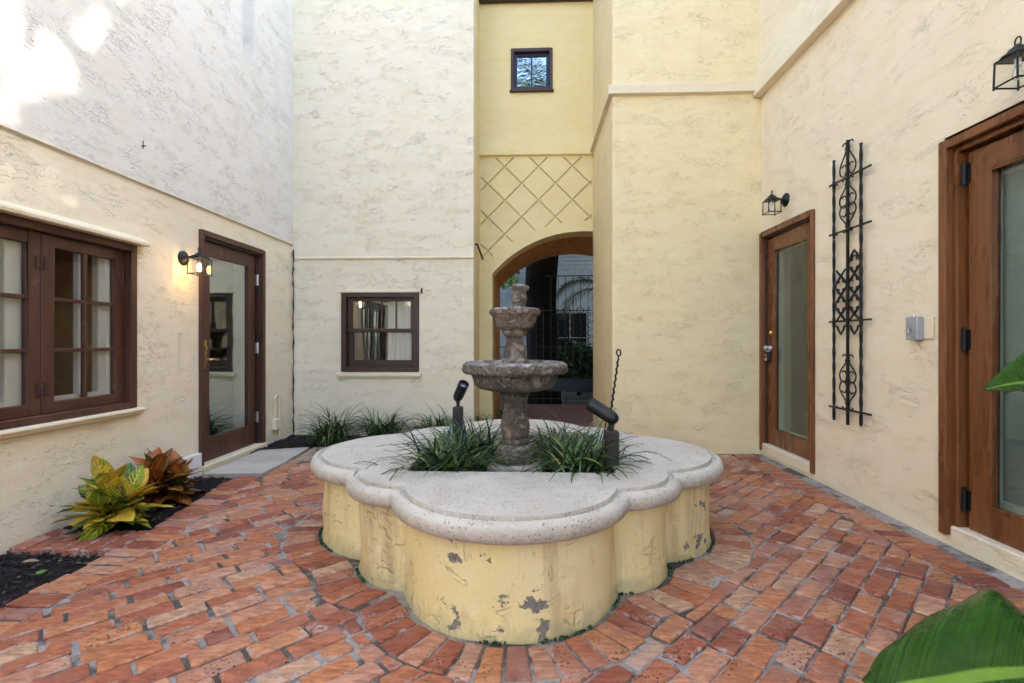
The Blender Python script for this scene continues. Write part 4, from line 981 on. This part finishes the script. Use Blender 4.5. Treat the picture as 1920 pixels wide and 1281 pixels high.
# ------------------------------------------------------------------ wall lanterns
def lantern(loc, M, lit, label, K=1.0):
    """loc=(u,z) of the back plate on the wall; M maps (u,n,z)"""
    u, z = loc; t = thing('wall_lantern', label, 'lantern', M(u, 0, z), 'black wall lanterns')
    B = lambda du, n, dz: Vector(M(u + du * K, n * K, z + dz * K))
    out = (B(0, 1, 0) - B(0, 0, 0)).normalized(); q = out.to_track_quat('Z', 'Y').to_matrix().to_4x4()
    mb = MB(); mb.lathe([(.001, 0), (.062, 0), (.062, .010), (.050, .016), (.046, .024), (.028, .032), (.016, .045), (.001, .047)], k=24, M=Matrix.Translation(B(0, 0, 0)) @ q); build(mb, 'back_plate', M_iron, t, smooth=True)
    mb = MB(); mb.tube([B(0, .035, 0), B(0, .07, .012), B(0, .10, .022), B(0, .142, .020)], [.011, .010, .010, .010], 8); build(mb, 'arm', M_iron, t, smooth=True)
    cn = .145; zt, zb = -.005, -.135; wt, wb_ = .060, .068
    mb = MB(); k = 4
    c = B(0, cn, 0)
    def ringp(w, dz): return [B(sx * w, cn + sy * w, dz) for sx, sy in ((-1, -1), (1, -1), (1, 1), (-1, 1))]
    mb.lathe([(.001, .055), (.010, .053), (.022, .040), (.034, .033), (.040, .020), (.060, .006), (.064, -.002), (.058, -.006), (.001, -.004)], k=24, M=Matrix.Translation(c)); build(mb, 'cap', M_iron, t, smooth=True)
    mb = MB(); rc = B(0, cn, .073); mb.tube([rc + Vector(((B(1, 0, 0) - B(0, 0, 0)) * (.016 * cos(a))) + Vector((0, 0, .022 * sin(a)))) for a in [2 * pi * i / 18 for i in range(18)]], .0035, 6, closed=True); build(mb, 'ring', M_iron, t, smooth=True)
    mb = MB(); top, bot = ringp(wt, zt), ringp(wb_ * .92, zb)
    for i in range(4): mb.tube([top[i], bot[i], bot[i] + Vector((0, 0, -.010))], .0045, 6); mb.tube([bot[i], bot[(i + 1) % 4]], .0042, 6); mb.tube([top[i], top[(i + 1) % 4]], .0045, 6)
    build(mb, 'cage', M_iron, t)
    for i in range(4):
        a, b, c_, d = top[i], top[(i + 1) % 4], bot[(i + 1) % 4], bot[i]; mb = MB(); mb.add([a, b, c_, d], [(0, 1, 2, 3)]); build(mb, 'pane', M_glass_clear, t)
    cc = B(0, cn, -.01)
    mb = MB(); mb.lathe([(.001, -.002), (.013, -.002), (.013, -.038), (.001, -.04)], k=12, M=Matrix.Translation(cc)); build(mb, 'socket', M_white, t, smooth=True)
    n = NT('bulb_lit' if lit else 'bulb_clear', .15, .5)
    n.col((.9, .85, .75))
    if lit: n.set(Emission_Color=(1, .62, .25), Emission_Strength=9.0)
    else: n.set(Alpha=.35)
    mb = MB(); mb.lathe([(.001, -.036), (.011, -.038), (.016, -.055), (.021, -.072), (.020, -.088), (.012, -.100), (.001, -.104)], k=16, M=Matrix.Translation(cc)); build(mb, 'bulb', n.m, t, smooth=True)
    if lit:
        l = bpy.data.lights.new('bulb_light', 'POINT'); l.energy = .22; l.color = (1, .60, .25); l.shadow_soft_size = .02
        lo = bpy.data.objects.new('bulb_light', l); COL.objects.link(lo); lo.location = cc + Vector((0, 0, -.115)) - ORG[t.name]; lo.parent = t
    return t
lantern((4.01, 1.855), ML, True, 'lit black wall lantern beside the dark brown door')
lantern((4.583, 2.462), MRt, False, 'unlit black wall lantern above the narrow red brown door', .9)
lantern((2.315, 2.465), MRt, False, 'unlit black wall lantern above the wide door at the right edge', .9)

# ------------------------------------------------------------------ iron trellis on the right wall
tr = thing('iron_trellis', 'tall black wrought iron trellis panel on the right wall', 'trellis', MRt(3.66, 0, .54))
TN = .032
T = lambda u, z, n=TN: Vector(MRt(u, n, z))
for u, a, b in ((3.825, .545, 2.545), (3.52, .55, 2.555)):
    mb = MB(); k = 90; mb.tube([T(u, a + (b - a) * i / k) for i in range(k + 1)], .0115, 4, twist=.30); build(mb, 'twisted_bar', M_iron, tr)
mb = MB(); mb.box((3.655, TN - .007, .535), (3.673, TN + .007, 2.635), MRt); build(mb, 'centre_bar', M_iron, tr)
for z in (2.357, 1.973, 1.302, .648):
    mb = MB(); mb.box((3.40, TN + .007, z - .007), (3.868, TN + .014, z + .007), MRt); build(mb, 'cross_bar', M_iron, tr)
    mb = MB(); mb.tube([T(3.83, z, -.01), T(3.83, z, TN)], .005, 6); build(mb, 'standoff', M_iron, tr)
def spiral(cu, cz, r0, a0, turns, sg):
    return [(cu + sg * r0 * (1 - .62 * i / 14) * cos(a0 + 2 * pi * turns * i / 14), cz + r0 * (1 - .62 * i / 14) * sin(a0 + 2 * pi * turns * i / 14)) for i in range(15)]
def lyre(zt, zb, wide, flip=False):
    """pair of mirrored scrolls: narrow end at zt (small outward curl), wide end at zb curling in to the bar"""
    for sg in (-1, 1):
        H = zb - zt; d = 1 if H < 0 else -1
        pts = []
        cz = zt + d * .008
        for i in range(8):                                        # outward curl at the narrow end
            a = -pi * .9 + pi * 1.25 * i / 7; pts.append((.036 + .024 * cos(a + pi), d * .024 * sin(a) * -1 + zt))
        for i in range(1, 11):
            f = i / 10; pts.append((.012 + (wide - .012) * sin(f * pi / 2) ** 1.6, zt + H * (.10 + .62 * f)))
        for i in range(1, 15):                                    # inward curl at the wide end
            a = pi * 1.75 * i / 14; r_ = wide * .5 * (1 - .45 * i / 14); pts.append((wide * .5 + r_ * cos(a) * 1.0, zt + H * .72 - d * r_ * 1.25 * sin(a)))
        mb = MB(); mb.tube([T(3.664 + sg * a, b) for a, b in pts], .0052, 6); build(mb, 'scroll', M_iron, tr, smooth=True)
lyre(2.60, 2.36, .090); lyre(2.335, 2.145, .092); lyre(1.985, 2.165, .092); lyre(1.03, .845, .092); lyre(.672, .855, .092)
def quatre(cu, cz, half=False):
    pts = []
    for q in range(4):
        ax = pi / 2 * q + pi / 2
        for i in range(7):
            a = ax - pi * .62 + 1.24 * pi * i / 6; pts.append((cu + .036 * cos(ax) + .026 * cos(a), cz + .032 * sin(ax) + .026 * sin(a)))
    mb = MB(); mb.tube([T(a, b) for a, b in pts], .0055, 6, closed=True); build(mb, 'quatrefoil', M_iron, tr, smooth=True)
def cross(cu, cz):
    mb = MB()
    for sx in (-1, 1): mb.tube([T(cu + sx * .052, cz + .045), T(cu + sx * .010, cz + .007), T(cu - sx * .010, cz - .007), T(cu - sx * .052, cz - .045)], .0075, 6)
    build(mb, 'cross_strap', M_iron, tr, smooth=True)
def arrow(cu, cz, d):
    mb = MB(); mb.tube([T(cu - .070, cz), T(cu - .040, cz + d * .01), T(cu - .030, cz + d * .035), T(cu, cz + d * .068), T(cu + .030, cz + d * .035), T(cu + .040, cz + d * .01), T(cu + .070, cz)], .0075, 6); build(mb, 'finial_tip', M_iron, tr, smooth=True)
for k in range(3): quatre(3.590, 1.716 - .146 * k); cross(3.590, 1.643 - .146 * k)
for k in range(2): quatre(3.742, 1.570 - .146 * k); cross(3.742, 1.643 - .146 * k)
cross(3.742, 1.351); arrow(3.590, 1.745, 1); arrow(3.590, 1.272, -1); arrow(3.742, 1.272, -1)

# ------------------------------------------------------------------ small fixtures
t = thing('switch_box', 'grey metal box with a lever on a cream plate beside the wide door', 'box', MRt(3.02, 0, 1.16))
mb = MB(); mb.box((2.935, 0, 1.165), (3.075, .012, 1.292), MRt); build(mb, 'plate', M_trim, t, bevel=.003)
mb = MB(); mb.box((2.995, .012, 1.158), (3.085, .055, 1.300), MRt); build(mb, 'housing', M_greymetal, t, bevel=.006, seg=2)
mb = MB(); mb.tube([MRt(3.04, .055, 1.225), MRt(3.04, .075, 1.225), MRt(3.028, .078, 1.20)], .006, 8); build(mb, 'lever', M_steel, t)
mb = MB(); mb.tube([MRt(3.05, .033, 1.30), MRt(3.05, .033, 1.312)], .009, 8); build(mb, 'conduit_nut', M_steel, t)
t = thing('key_lockbox', 'small black and grey key lockbox hanging from the narrow door handle', 'lockbox', MRt(4.955, 0, .95))
mb = MB(); mb.box((4.925, -.035, .95), (4.985, .005, 1.045), MRt); build(mb, 'body', M_blackplastic, t, bevel=.006, seg=2)
mb = MB(); mb.box((4.935, .005, .958), (4.978, .010, 1.022), MRt); build(mb, 'face_plate', M_steel, t, bevel=.003)
mb = MB(); mb.box((4.946, .010, .985), (4.967, .013, 1.012), MRt); build(mb, 'dial', M_blackplastic, t)
mb = MB(); mb.tube([MRt(4.935, -.015, 1.04)] + [MRt(4.955 + .022 * cos(a), -.015, 1.085 + .022 * sin(a)) for a in [pi - pi * i / 8 for i in range(9)]] + [MRt(4.975, -.015, 1.04)], .005, 6); build(mb, 'shackle', M_steel, t)
mb = MB(); r2 = random.Random(5); mb.tube([(XL + .03 + r2.uniform(-.006, .006), YL - .025 + r2.uniform(-.004, .004), z * .06) for z in range(0, 39)], [r2.uniform(.004, .011) for _ in range(39)], 6)
tag(build(mb, 'corner_cable', M_cable, loc=(XL + .03, YL - .025, 0), smooth=True), 'dark weathered cable running down the left corner of the courtyard', 'cable')
t = thing('outlet_box', 'small cream outlet box with conduit low on the wall by the left corner', 'outlet box', (XL, 5.45, .12))
mb = MB(); mb.box((5.42, 0, .14), (5.53, .05, .26), ML); build(mb, 'housing', M_trim, t, bevel=.006)
mb = MB(); mb.tube([ML(5.46, .02, .26), ML(5.46, .02, .50), ML(5.50, .02, .53), ML(5.56, .02, .50), ML(5.56, .02, .06)], .009, 6); build(mb, 'conduit', M_trim, t)
mb = MB(); mb.tube([ML(3.96, 0, 1.215), ML(3.96, .03, 1.215)], .006, 6); mb.tube([ML(3.96, .012, 1.205), ML(3.96, .012, .93), ML(3.96, .03, .91), ML(3.99, .03, .915)], .005, 6)
tag(build(mb, 'hose_hook', M_trim, loc=ML(3.96, 0, .91)), 'cream painted hook bracket on the wall between casement window and dark door', 'hook')
mb = MB(); mb.tube([ML(3.55, .018, 2.62), ML(3.55, .05, 2.62)], .004, 6); mb.tube([ML(3.55, .03, 2.60), ML(3.55, .03, 2.66)], .003, 6)
tag(build(mb, 'wall_nail', M_cable, loc=ML(3.55, .018, 2.62)), 'small nail sticking out of the upper left wall', 'nail')
mb = MB(); mb.tube([(XB + .004, 6.02, 2.36), (XB + .03, 6.02, 2.36), (XB + .075, 6.30, 2.22)], .012, 6)
tag(build(mb, 'iron_bracket', M_iron, loc=(XB, 6.02, 2.36)), 'short black iron bracket on the recess side above the arch spring', 'bracket')
mb = MB(); mb.tube([(-.502, 6.70, 1.60), (-.47, 6.70, 1.60), (-.34, 6.72, 1.44)], .020, 8)
tag(build(mb, 'iron_holdback', M_iron, loc=(-.5, 6.7, 1.6)), 'short black iron bar slanting from the arch jamb above the upper bowl', 'bar')

def spotlight(x, y, zb, zt, yaw, el, label):
    t = thing('garden_spotlight', label, 'spotlight', (x, y, zb), 'bullet spotlights in the fountain planter')
    mb = MB(); h = .035; mb.box((x - h, y - h, zb), (x + h, y + h, zt)); build(mb, 'post', M_bronze, t, bevel=.004)
    mb = MB(); mb.tube([(x, y, zt - .005), (x, y, zt + .035)], .013, 10); mb.tube([(x - .012, y, zt + .045), (x + .012, y, zt + .045)], .018, 10); build(mb, 'knuckle', M_bronze, t, smooth=False)
    d = Vector((cos(yaw) * cos(el), sin(yaw) * cos(el), sin(el))); q = d.to_track_quat('Z', 'Y').to_matrix().to_4x4(); c = Vector((x, y, zt + .072)) + d * .022; q = q @ Matrix.Scale(.80, 4)
    mb = MB(); mb.lathe([(.001, -.075), (.018, -.073), (.034, -.060), (.044, -.035), (.047, 0), (.047, .10), (.048, .104), (.048, .145), (.044, .145), (.043, .10), (.001, .098)], k=28, M=Matrix.Translation(c) @ q); o = build(mb, 'head', M_blackplastic, t, smooth=True)
    es = o.modifiers.new('split', 'EDGE_SPLIT'); es.split_angle = R(40)
    mb = MB(); mb.lathe([(.001, .112), (.042, .110), (.042, .106), (.001, .105)], k=24, M=Matrix.Translation(c) @ q); build(mb, 'lens', M_greymetal, t, smooth=True)
spotlight(-.517, 3.52, .33, .675, R(-55), R(48), 'small black bullet spotlight on a post at the back left of the planter')
spotlight(.45, 2.66, .33, .664, R(150), R(28), 'black bullet spotlight on a bronze post at the right front of the planter')
t = thing('cable_stake', 'thin leaning metal stake wound with black cable beside the right spotlight', 'stake', (.43, 2.82, .33))
mb = MB(); A, B_ = Vector((.415, 2.82, .33)), Vector((.513, 2.80, 1.07)); mb.tube([A, B_], .0045, 6); mb.tube([B_ + Vector((.012 * cos(a), 0, .016 + .018 * sin(a))) for a in [2 * pi * i / 14 for i in range(14)]], .0045, 6, closed=True); build(mb, 'rod', M_iron, t)
mb = MB(); mb.tube([A.lerp(B_, .35 + .62 * i / 60) + Vector((.0065 * cos(i * 1.25), .0065 * sin(i * 1.25), 0)) * (1 - .3 * i / 60) for i in range(61)], .005, 6); mb.tube([A.lerp(B_, .6), A.lerp(B_, .5) + Vector((-.02, 0, 0)), A.lerp(B_, .3) + Vector((-.025, -.02, 0)), Vector((.42, 2.72, .40))], .004, 6); build(mb, 'cable', M_cable, t, smooth=True)

# fallen leaves
for i, (x, y, z, a, lab) in enumerate(((-2.62, 2.42, -.012, .4, 'curled brown fallen leaf on the front left mulch'), (-2.13, 4.98, .02, 1.2, 'tan fallen leaf at the foot of the corner grass clump'), (-2.40, 2.30, -.01, 2.2, 'small green weed leaf on the edge of the front left mulch'))):
    mb = croton_leaf_mesh(random.Random(40 + i)); M4 = Matrix.Translation((x, y, z + .02)) @ Matrix.Rotation(a, 4, 'Z') @ Matrix.Scale(.07, 4); mb.v = [tuple(M4 @ Vector(v_)) for v_ in mb.v]
    tag(build(mb, 'fallen_leaf', M_bright if i == 2 else M_flag, loc=(x, y, z), recalc=False, smooth=True), lab, 'leaf', 'fallen leaves')

# ------------------------------------------------------------------ beyond the arch
gt = thing('iron_gate', 'black wrought iron gate at the far end of the arch passage', 'gate', (.4, 8.9, 0))
for i in range(20):
    x = -.95 + i * .135
    mb = MB(); mb.tube([(x, 8.9, .02), (x, 8.9, 2.35 if x > .3 else 1.72)], .0055, 5); build(mb, 'bar', M_iron, gt)
for z in (.10, .48, 1.05, 1.72, 2.35):
    mb = MB(); mb.box((.30 if z > 2 else -.98, 8.885, z - .008), (1.65, 8.915, z + .008)); build(mb, 'rail', M_iron, gt)
for cx in (.19, .45, .69, .93, 1.13, 1.33):
    for k in range(9):
        z0 = .58 + k * .135
        for sg in (-1, 1):
            mb = MB(); mb.tube([(cx + sg * (.012 + .055 * sin(pi * i / 10) * (1 if i < 8 else .7)), 8.89, z0 + .12 * i / 10) for i in range(11)], .007, 5); build(mb, 'scroll', M_iron, gt)
mb = MB(); mb.box((.30, 8.895, .24), (1.6, 8.905, .46)); build(mb, 'kick_panel', M_kick, gt)
def palm_frond(mb, base, az, L, el0, bend, nl=46, ll=.5, r=random, wl=.016):
    if mb.tone is None: mb.tone = []
    p = Vector(base); d = Vector((cos(az), sin(az), 0)); pts = []
    for i in range(nl + 1):
        f = i / nl; th = el0 - bend * f ** 1.2; tan = d * cos(th) + Vector((0, 0, sin(th))); pts.append((p.copy(), tan)); p = p + tan * (L / nl)
    o = len(mb.v); mb.tube([q[0] for q in pts[::3]], [.022 * (1 - i / (len(pts[::3]))) + .004 for i in range(len(pts[::3]))], 5); mb.tone += [(.9, 0, 0)] * (len(mb.v) - o)
    sd = Vector((-sin(az), cos(az), 0))
    for i in range(4, nl + 1):
        f = i / nl; q, tan = pts[i]; l = ll * (sin(pi * (f * .85 + .12)) ** .7) * r.uniform(.85, 1.1)
        for sg in (-1, 1):
            dr = (sd * sg * .85 + tan * .55 + Vector((0, 0, r.uniform(-.25, .15)))).normalized(); e = q + dr * l + Vector((0, 0, -.22 * l)); m = q + dr * l * .5 + Vector((0, 0, .02)); w = tan * wl
            o = len(mb.v); mb.v += [tuple(q - w * .5), tuple(q + w * .5), tuple(m + w), tuple(m - w), tuple(e)]; mb.f += [(o, o + 1, o + 2, o + 3), (o + 3, o + 2, o + 4)]; mb.tone += [(r.random() * .8, 0, 0)] * 5
r3 = random.Random(21)
pm = thing('garden_palm', 'arching dark palm fronds seen through the arch beyond the gate', 'palm', (1.75, 10.0, 0))
mb = MB(); mb.tube([(1.75, 10.0, -.1), (1.74, 10.0, 1.0), (1.70, 10.0, 2.1)], [.14, .12, .10], 10); build(mb, 'trunk', M_bark, pm, smooth=True)
for k, (az, L, el, bd) in enumerate(((R(182), 1.75, R(48), R(150)), (R(205), 1.5, R(25), R(110)), (R(150), 1.6, R(50), R(120)), (R(95), 1.6, R(40), R(100)), (R(20), 1.6, R(45), R(110)), (R(320), 1.5, R(40), R(100)))):
    mb = MB(); palm_frond(mb, (1.70, 10.0, 2.1), az, L, el, bd, 40, .42, r3, .011); build(mb, 'frond', M_palm, pm, recalc=False)
def leafy(mb, n, c, rad, size, r, keep=None):
    if mb.tone is None: mb.tone = []
    i = 0
    while i < n:
        p = Vector((r.gauss(0, 1), r.gauss(0, 1), r.gauss(0, 1))).normalized() * (r.random() ** .4); p = Vector((c[0] + p.x * rad[0], c[1] + p.y * rad[1], c[2] + p.z * rad[2])); i += 1
        if keep and not keep(p): continue
        a = Vector((r.gauss(0, 1), r.gauss(0, 1), r.gauss(0, .6))).normalized(); b = a.cross(Vector((r.gauss(0, 1), r.gauss(0, 1), r.gauss(0, 1)))).normalized(); l = size * r.uniform(.6, 1.3)
        o = len(mb.v); mb.v += [tuple(p - a * l), tuple(p + b * l * .45), tuple(p + a * l), tuple(p - b * l * .45)]; mb.f.append((o, o + 1, o + 2, o + 3)); mb.tone += [(r.random(), 0, 0)] * 4
tk = thing('garden_tree', 'thick dark tree trunk standing behind the iron gate', 'tree', (.27, 9.9, 0))
mb = MB(); k = 16; mb.tube([(.26 + .03 * sin(i * .9), 9.9, -.1 + i * .4) for i in range(k)], [.40, .36, .33, .325, .32, .32, .32, .325, .335, .34, .33, .3, .28, .26, .24, .22], 16); build(mb, 'trunk', M_bark, tk, smooth=True)
mb = MB(); leafy(mb, 3500, (.3, 10.2, 6.6), (2.6, 2.2, 1.6), .20, r3); build(mb, 'crown', M_tree, tk, recalc=False)
sh = thing('sunlit_fern', 'bright green feathery shrub low behind the arch jamb', 'shrub', (-.66, 10.4, 0))
mb = MB()
for k in range(16): palm_frond(mb, (-.66 + r3.uniform(-.2, .2), 10.4 + r3.uniform(-.2, .2), .1), r3.uniform(0, 6.28), r3.uniform(.8, 1.5), R(78), R(90), 22, .22, r3, .012)
build(mb, 'foliage', M_bright, sh, recalc=False)
sh = thing('hanging_branch', 'bright green leafy branch drooping beside the trunk under the arch', 'branch', (-.35, 9.6, 2.6))
mb = MB(); mb.tube([(.0, 9.75, 2.95), (-.2, 9.65, 2.80), (-.35, 9.6, 2.55), (-.36, 9.6, 2.3)], [.015, .012, .009, .005], 6); build(mb, 'stem', M_bark, sh)
mb = MB(); leafy(mb, 42, (-.38, 9.6, 2.38), (.20, .14, .25), .10, r3); build(mb, 'foliage', M_bright, sh, recalc=False)
sh = thing('darkening_shrub', 'dark leafy shrub added behind the iron gate to darken its right half', 'shrub', (1.15, 11.4, 0))
mb = MB(); leafy(mb, 1500, (1.15, 11.4, .55), (.75, .4, .62), .09, r3); build(mb, 'foliage', M_tree, sh, recalc=False)  # added to darken this side of the arch opening
mb = MB(); mb.tube([(1.15, 11.4, -.1), (1.13, 11.4, .3), (1.2, 11.4, .9)], [.03, .025, .01], 6); build(mb, 'stem', M_bark, sh)
nh = thing('neighbour_house', 'blue grey clapboard house seen through the arch', 'house', (0, 13, 0))
mb = MB(); pf = []
for i in range(58): pf += [(13.0 - .022, i * .11 - .1), (13.0 - .004, (i + 1) * .11 - .1)]
pf += [(13.6, 6.28), (13.6, -.1)]
mb.prism(pf, -5, 6, lambda y, x, z: (x, y, z)); build(mb, 'clapboard_wall', M_siding, nh)
for x0_ in (.62, -2.6):
    mb = MB(); frame(mb, lambda u, n, z: (u, 13 - n, z), (x0_, x0_ + .95, .55, 1.95), .035, -.02, .045); mb.box((x0_ + .455, 12.955, .6), (x0_ + .485, 12.97, 1.9)); mb.box((x0_ + .06, 12.955, 1.24), (x0_ + .9, 12.975, 1.26)); mb.box((x0_ - .05, 12.93, .48), (x0_ + 1.0, 13.0, .55))
    w_ = build(mb, 'window', M_greymetal, nh); mb = MB(); mb.box((x0_ + .05, 12.972, .6), (x0_ + .9, 12.976, 1.9)); build(mb, 'pane', flat('dark_glass', (.015, .018, .022), .1, .5), w_)
mb = MB(); mb.prism([(12.5, 6.2), (14.2, 7.2), (16, 6.2)], -5.3, 6.3, lambda y, x, z: (x, y, z)); build(mb, 'roof', M_bark, nh)

# ------------------------------------------------------------------ behind the camera: palm mirrored in the small window, tree that dapples the left wall
r4 = random.Random(9)
pm = thing('tall_palm', 'tall palm behind the viewpoint mirrored in the small upper window', 'palm', (.9, -3.2, 0))
mb = MB(); mb.tube([(.9, -3.2, -.1), (.8, -3.2, 4), (.62, -3.2, 9.4)], [.2, .16, .14], 12); build(mb, 'trunk', M_bark, pm, smooth=True)
for k in range(16):
    mb = MB(); palm_frond(mb, (.62, -3.2, 9.4), k * 2 * pi / 16 + r4.uniform(-.15, .15), r4.uniform(2.2, 2.8), R(r4.uniform(25, 70)), R(r4.uniform(70, 120)), 46, .62, r4, .016); build(mb, 'frond', M_palm, pm, recalc=False)
gaps = [(2.66, 2.15, .0), (2.60, 2.08, .0), (2.99, 1.93, .02), (2.90, 1.94, .01), (2.82, 1.95, .0), (3.64, 4.0, .04)]
for k in range(44):                       # crown gaps aimed along the sun to lay two ragged streaks of light
    f = r4.random(); gaps.append((2.64 + .90 * f + r4.gauss(0, .075), 2.46 + 1.38 * f + r4.gauss(0, .10), r4.uniform(-.015, .03)))
for k in range(9): gaps.append((2.52 + r4.gauss(0, .08), 3.02 + r4.gauss(0, .14), r4.uniform(.0, .06)))
tg = [(Vector((XL, a, b)), c) for a, b, c in gaps]
STK = Vector((0, .55, .83)); STK = (STK - SUN * STK.dot(SUN)).normalized()
def keep(p):
    for q, r_ in tg:
        d = p - q; w = d - SUN * d.dot(SUN); l = w.dot(STK); w = w - STK * l * .45          # ragged gaps, longer along the streak
        if w.length < (r_ + .034) * (1 + .9 * noise.noise(w * 16 + q * 3)): return False
    return True
tt = Vector((XL, 4.2, 4.6)) + SUN * 15
st = thing('shade_tree', 'unseen leafy tree behind the right wing, crown gaps shaped to dapple the left wall', 'tree', (tt.x + .4, tt.y + .4, 0))
mb = MB(); mb.tube([(tt.x + .4, tt.y + .4, -.1), (tt.x + .3, tt.y + .4, 5), (tt.x, tt.y, tt.z)], [.45, .34, .15], 12)
for k in range(7):
    a = k * .9; mb.tube([(tt.x + .2, tt.y + .3, tt.z - 3), (tt.x + 1.2 * cos(a), tt.y + 1.2 * sin(a), tt.z - 1), (tt.x + 2.6 * cos(a), tt.y + 2.6 * sin(a), tt.z + .6)], [.14, .09, .03], 6)
build(mb, 'trunk', M_bark, st, smooth=True)
mb = MB(); leafy(mb, 30000, tt, (3.9, 3.9, 3.9), .12, r4, keep); build(mb, 'crown', M_tree, st, recalc=False)
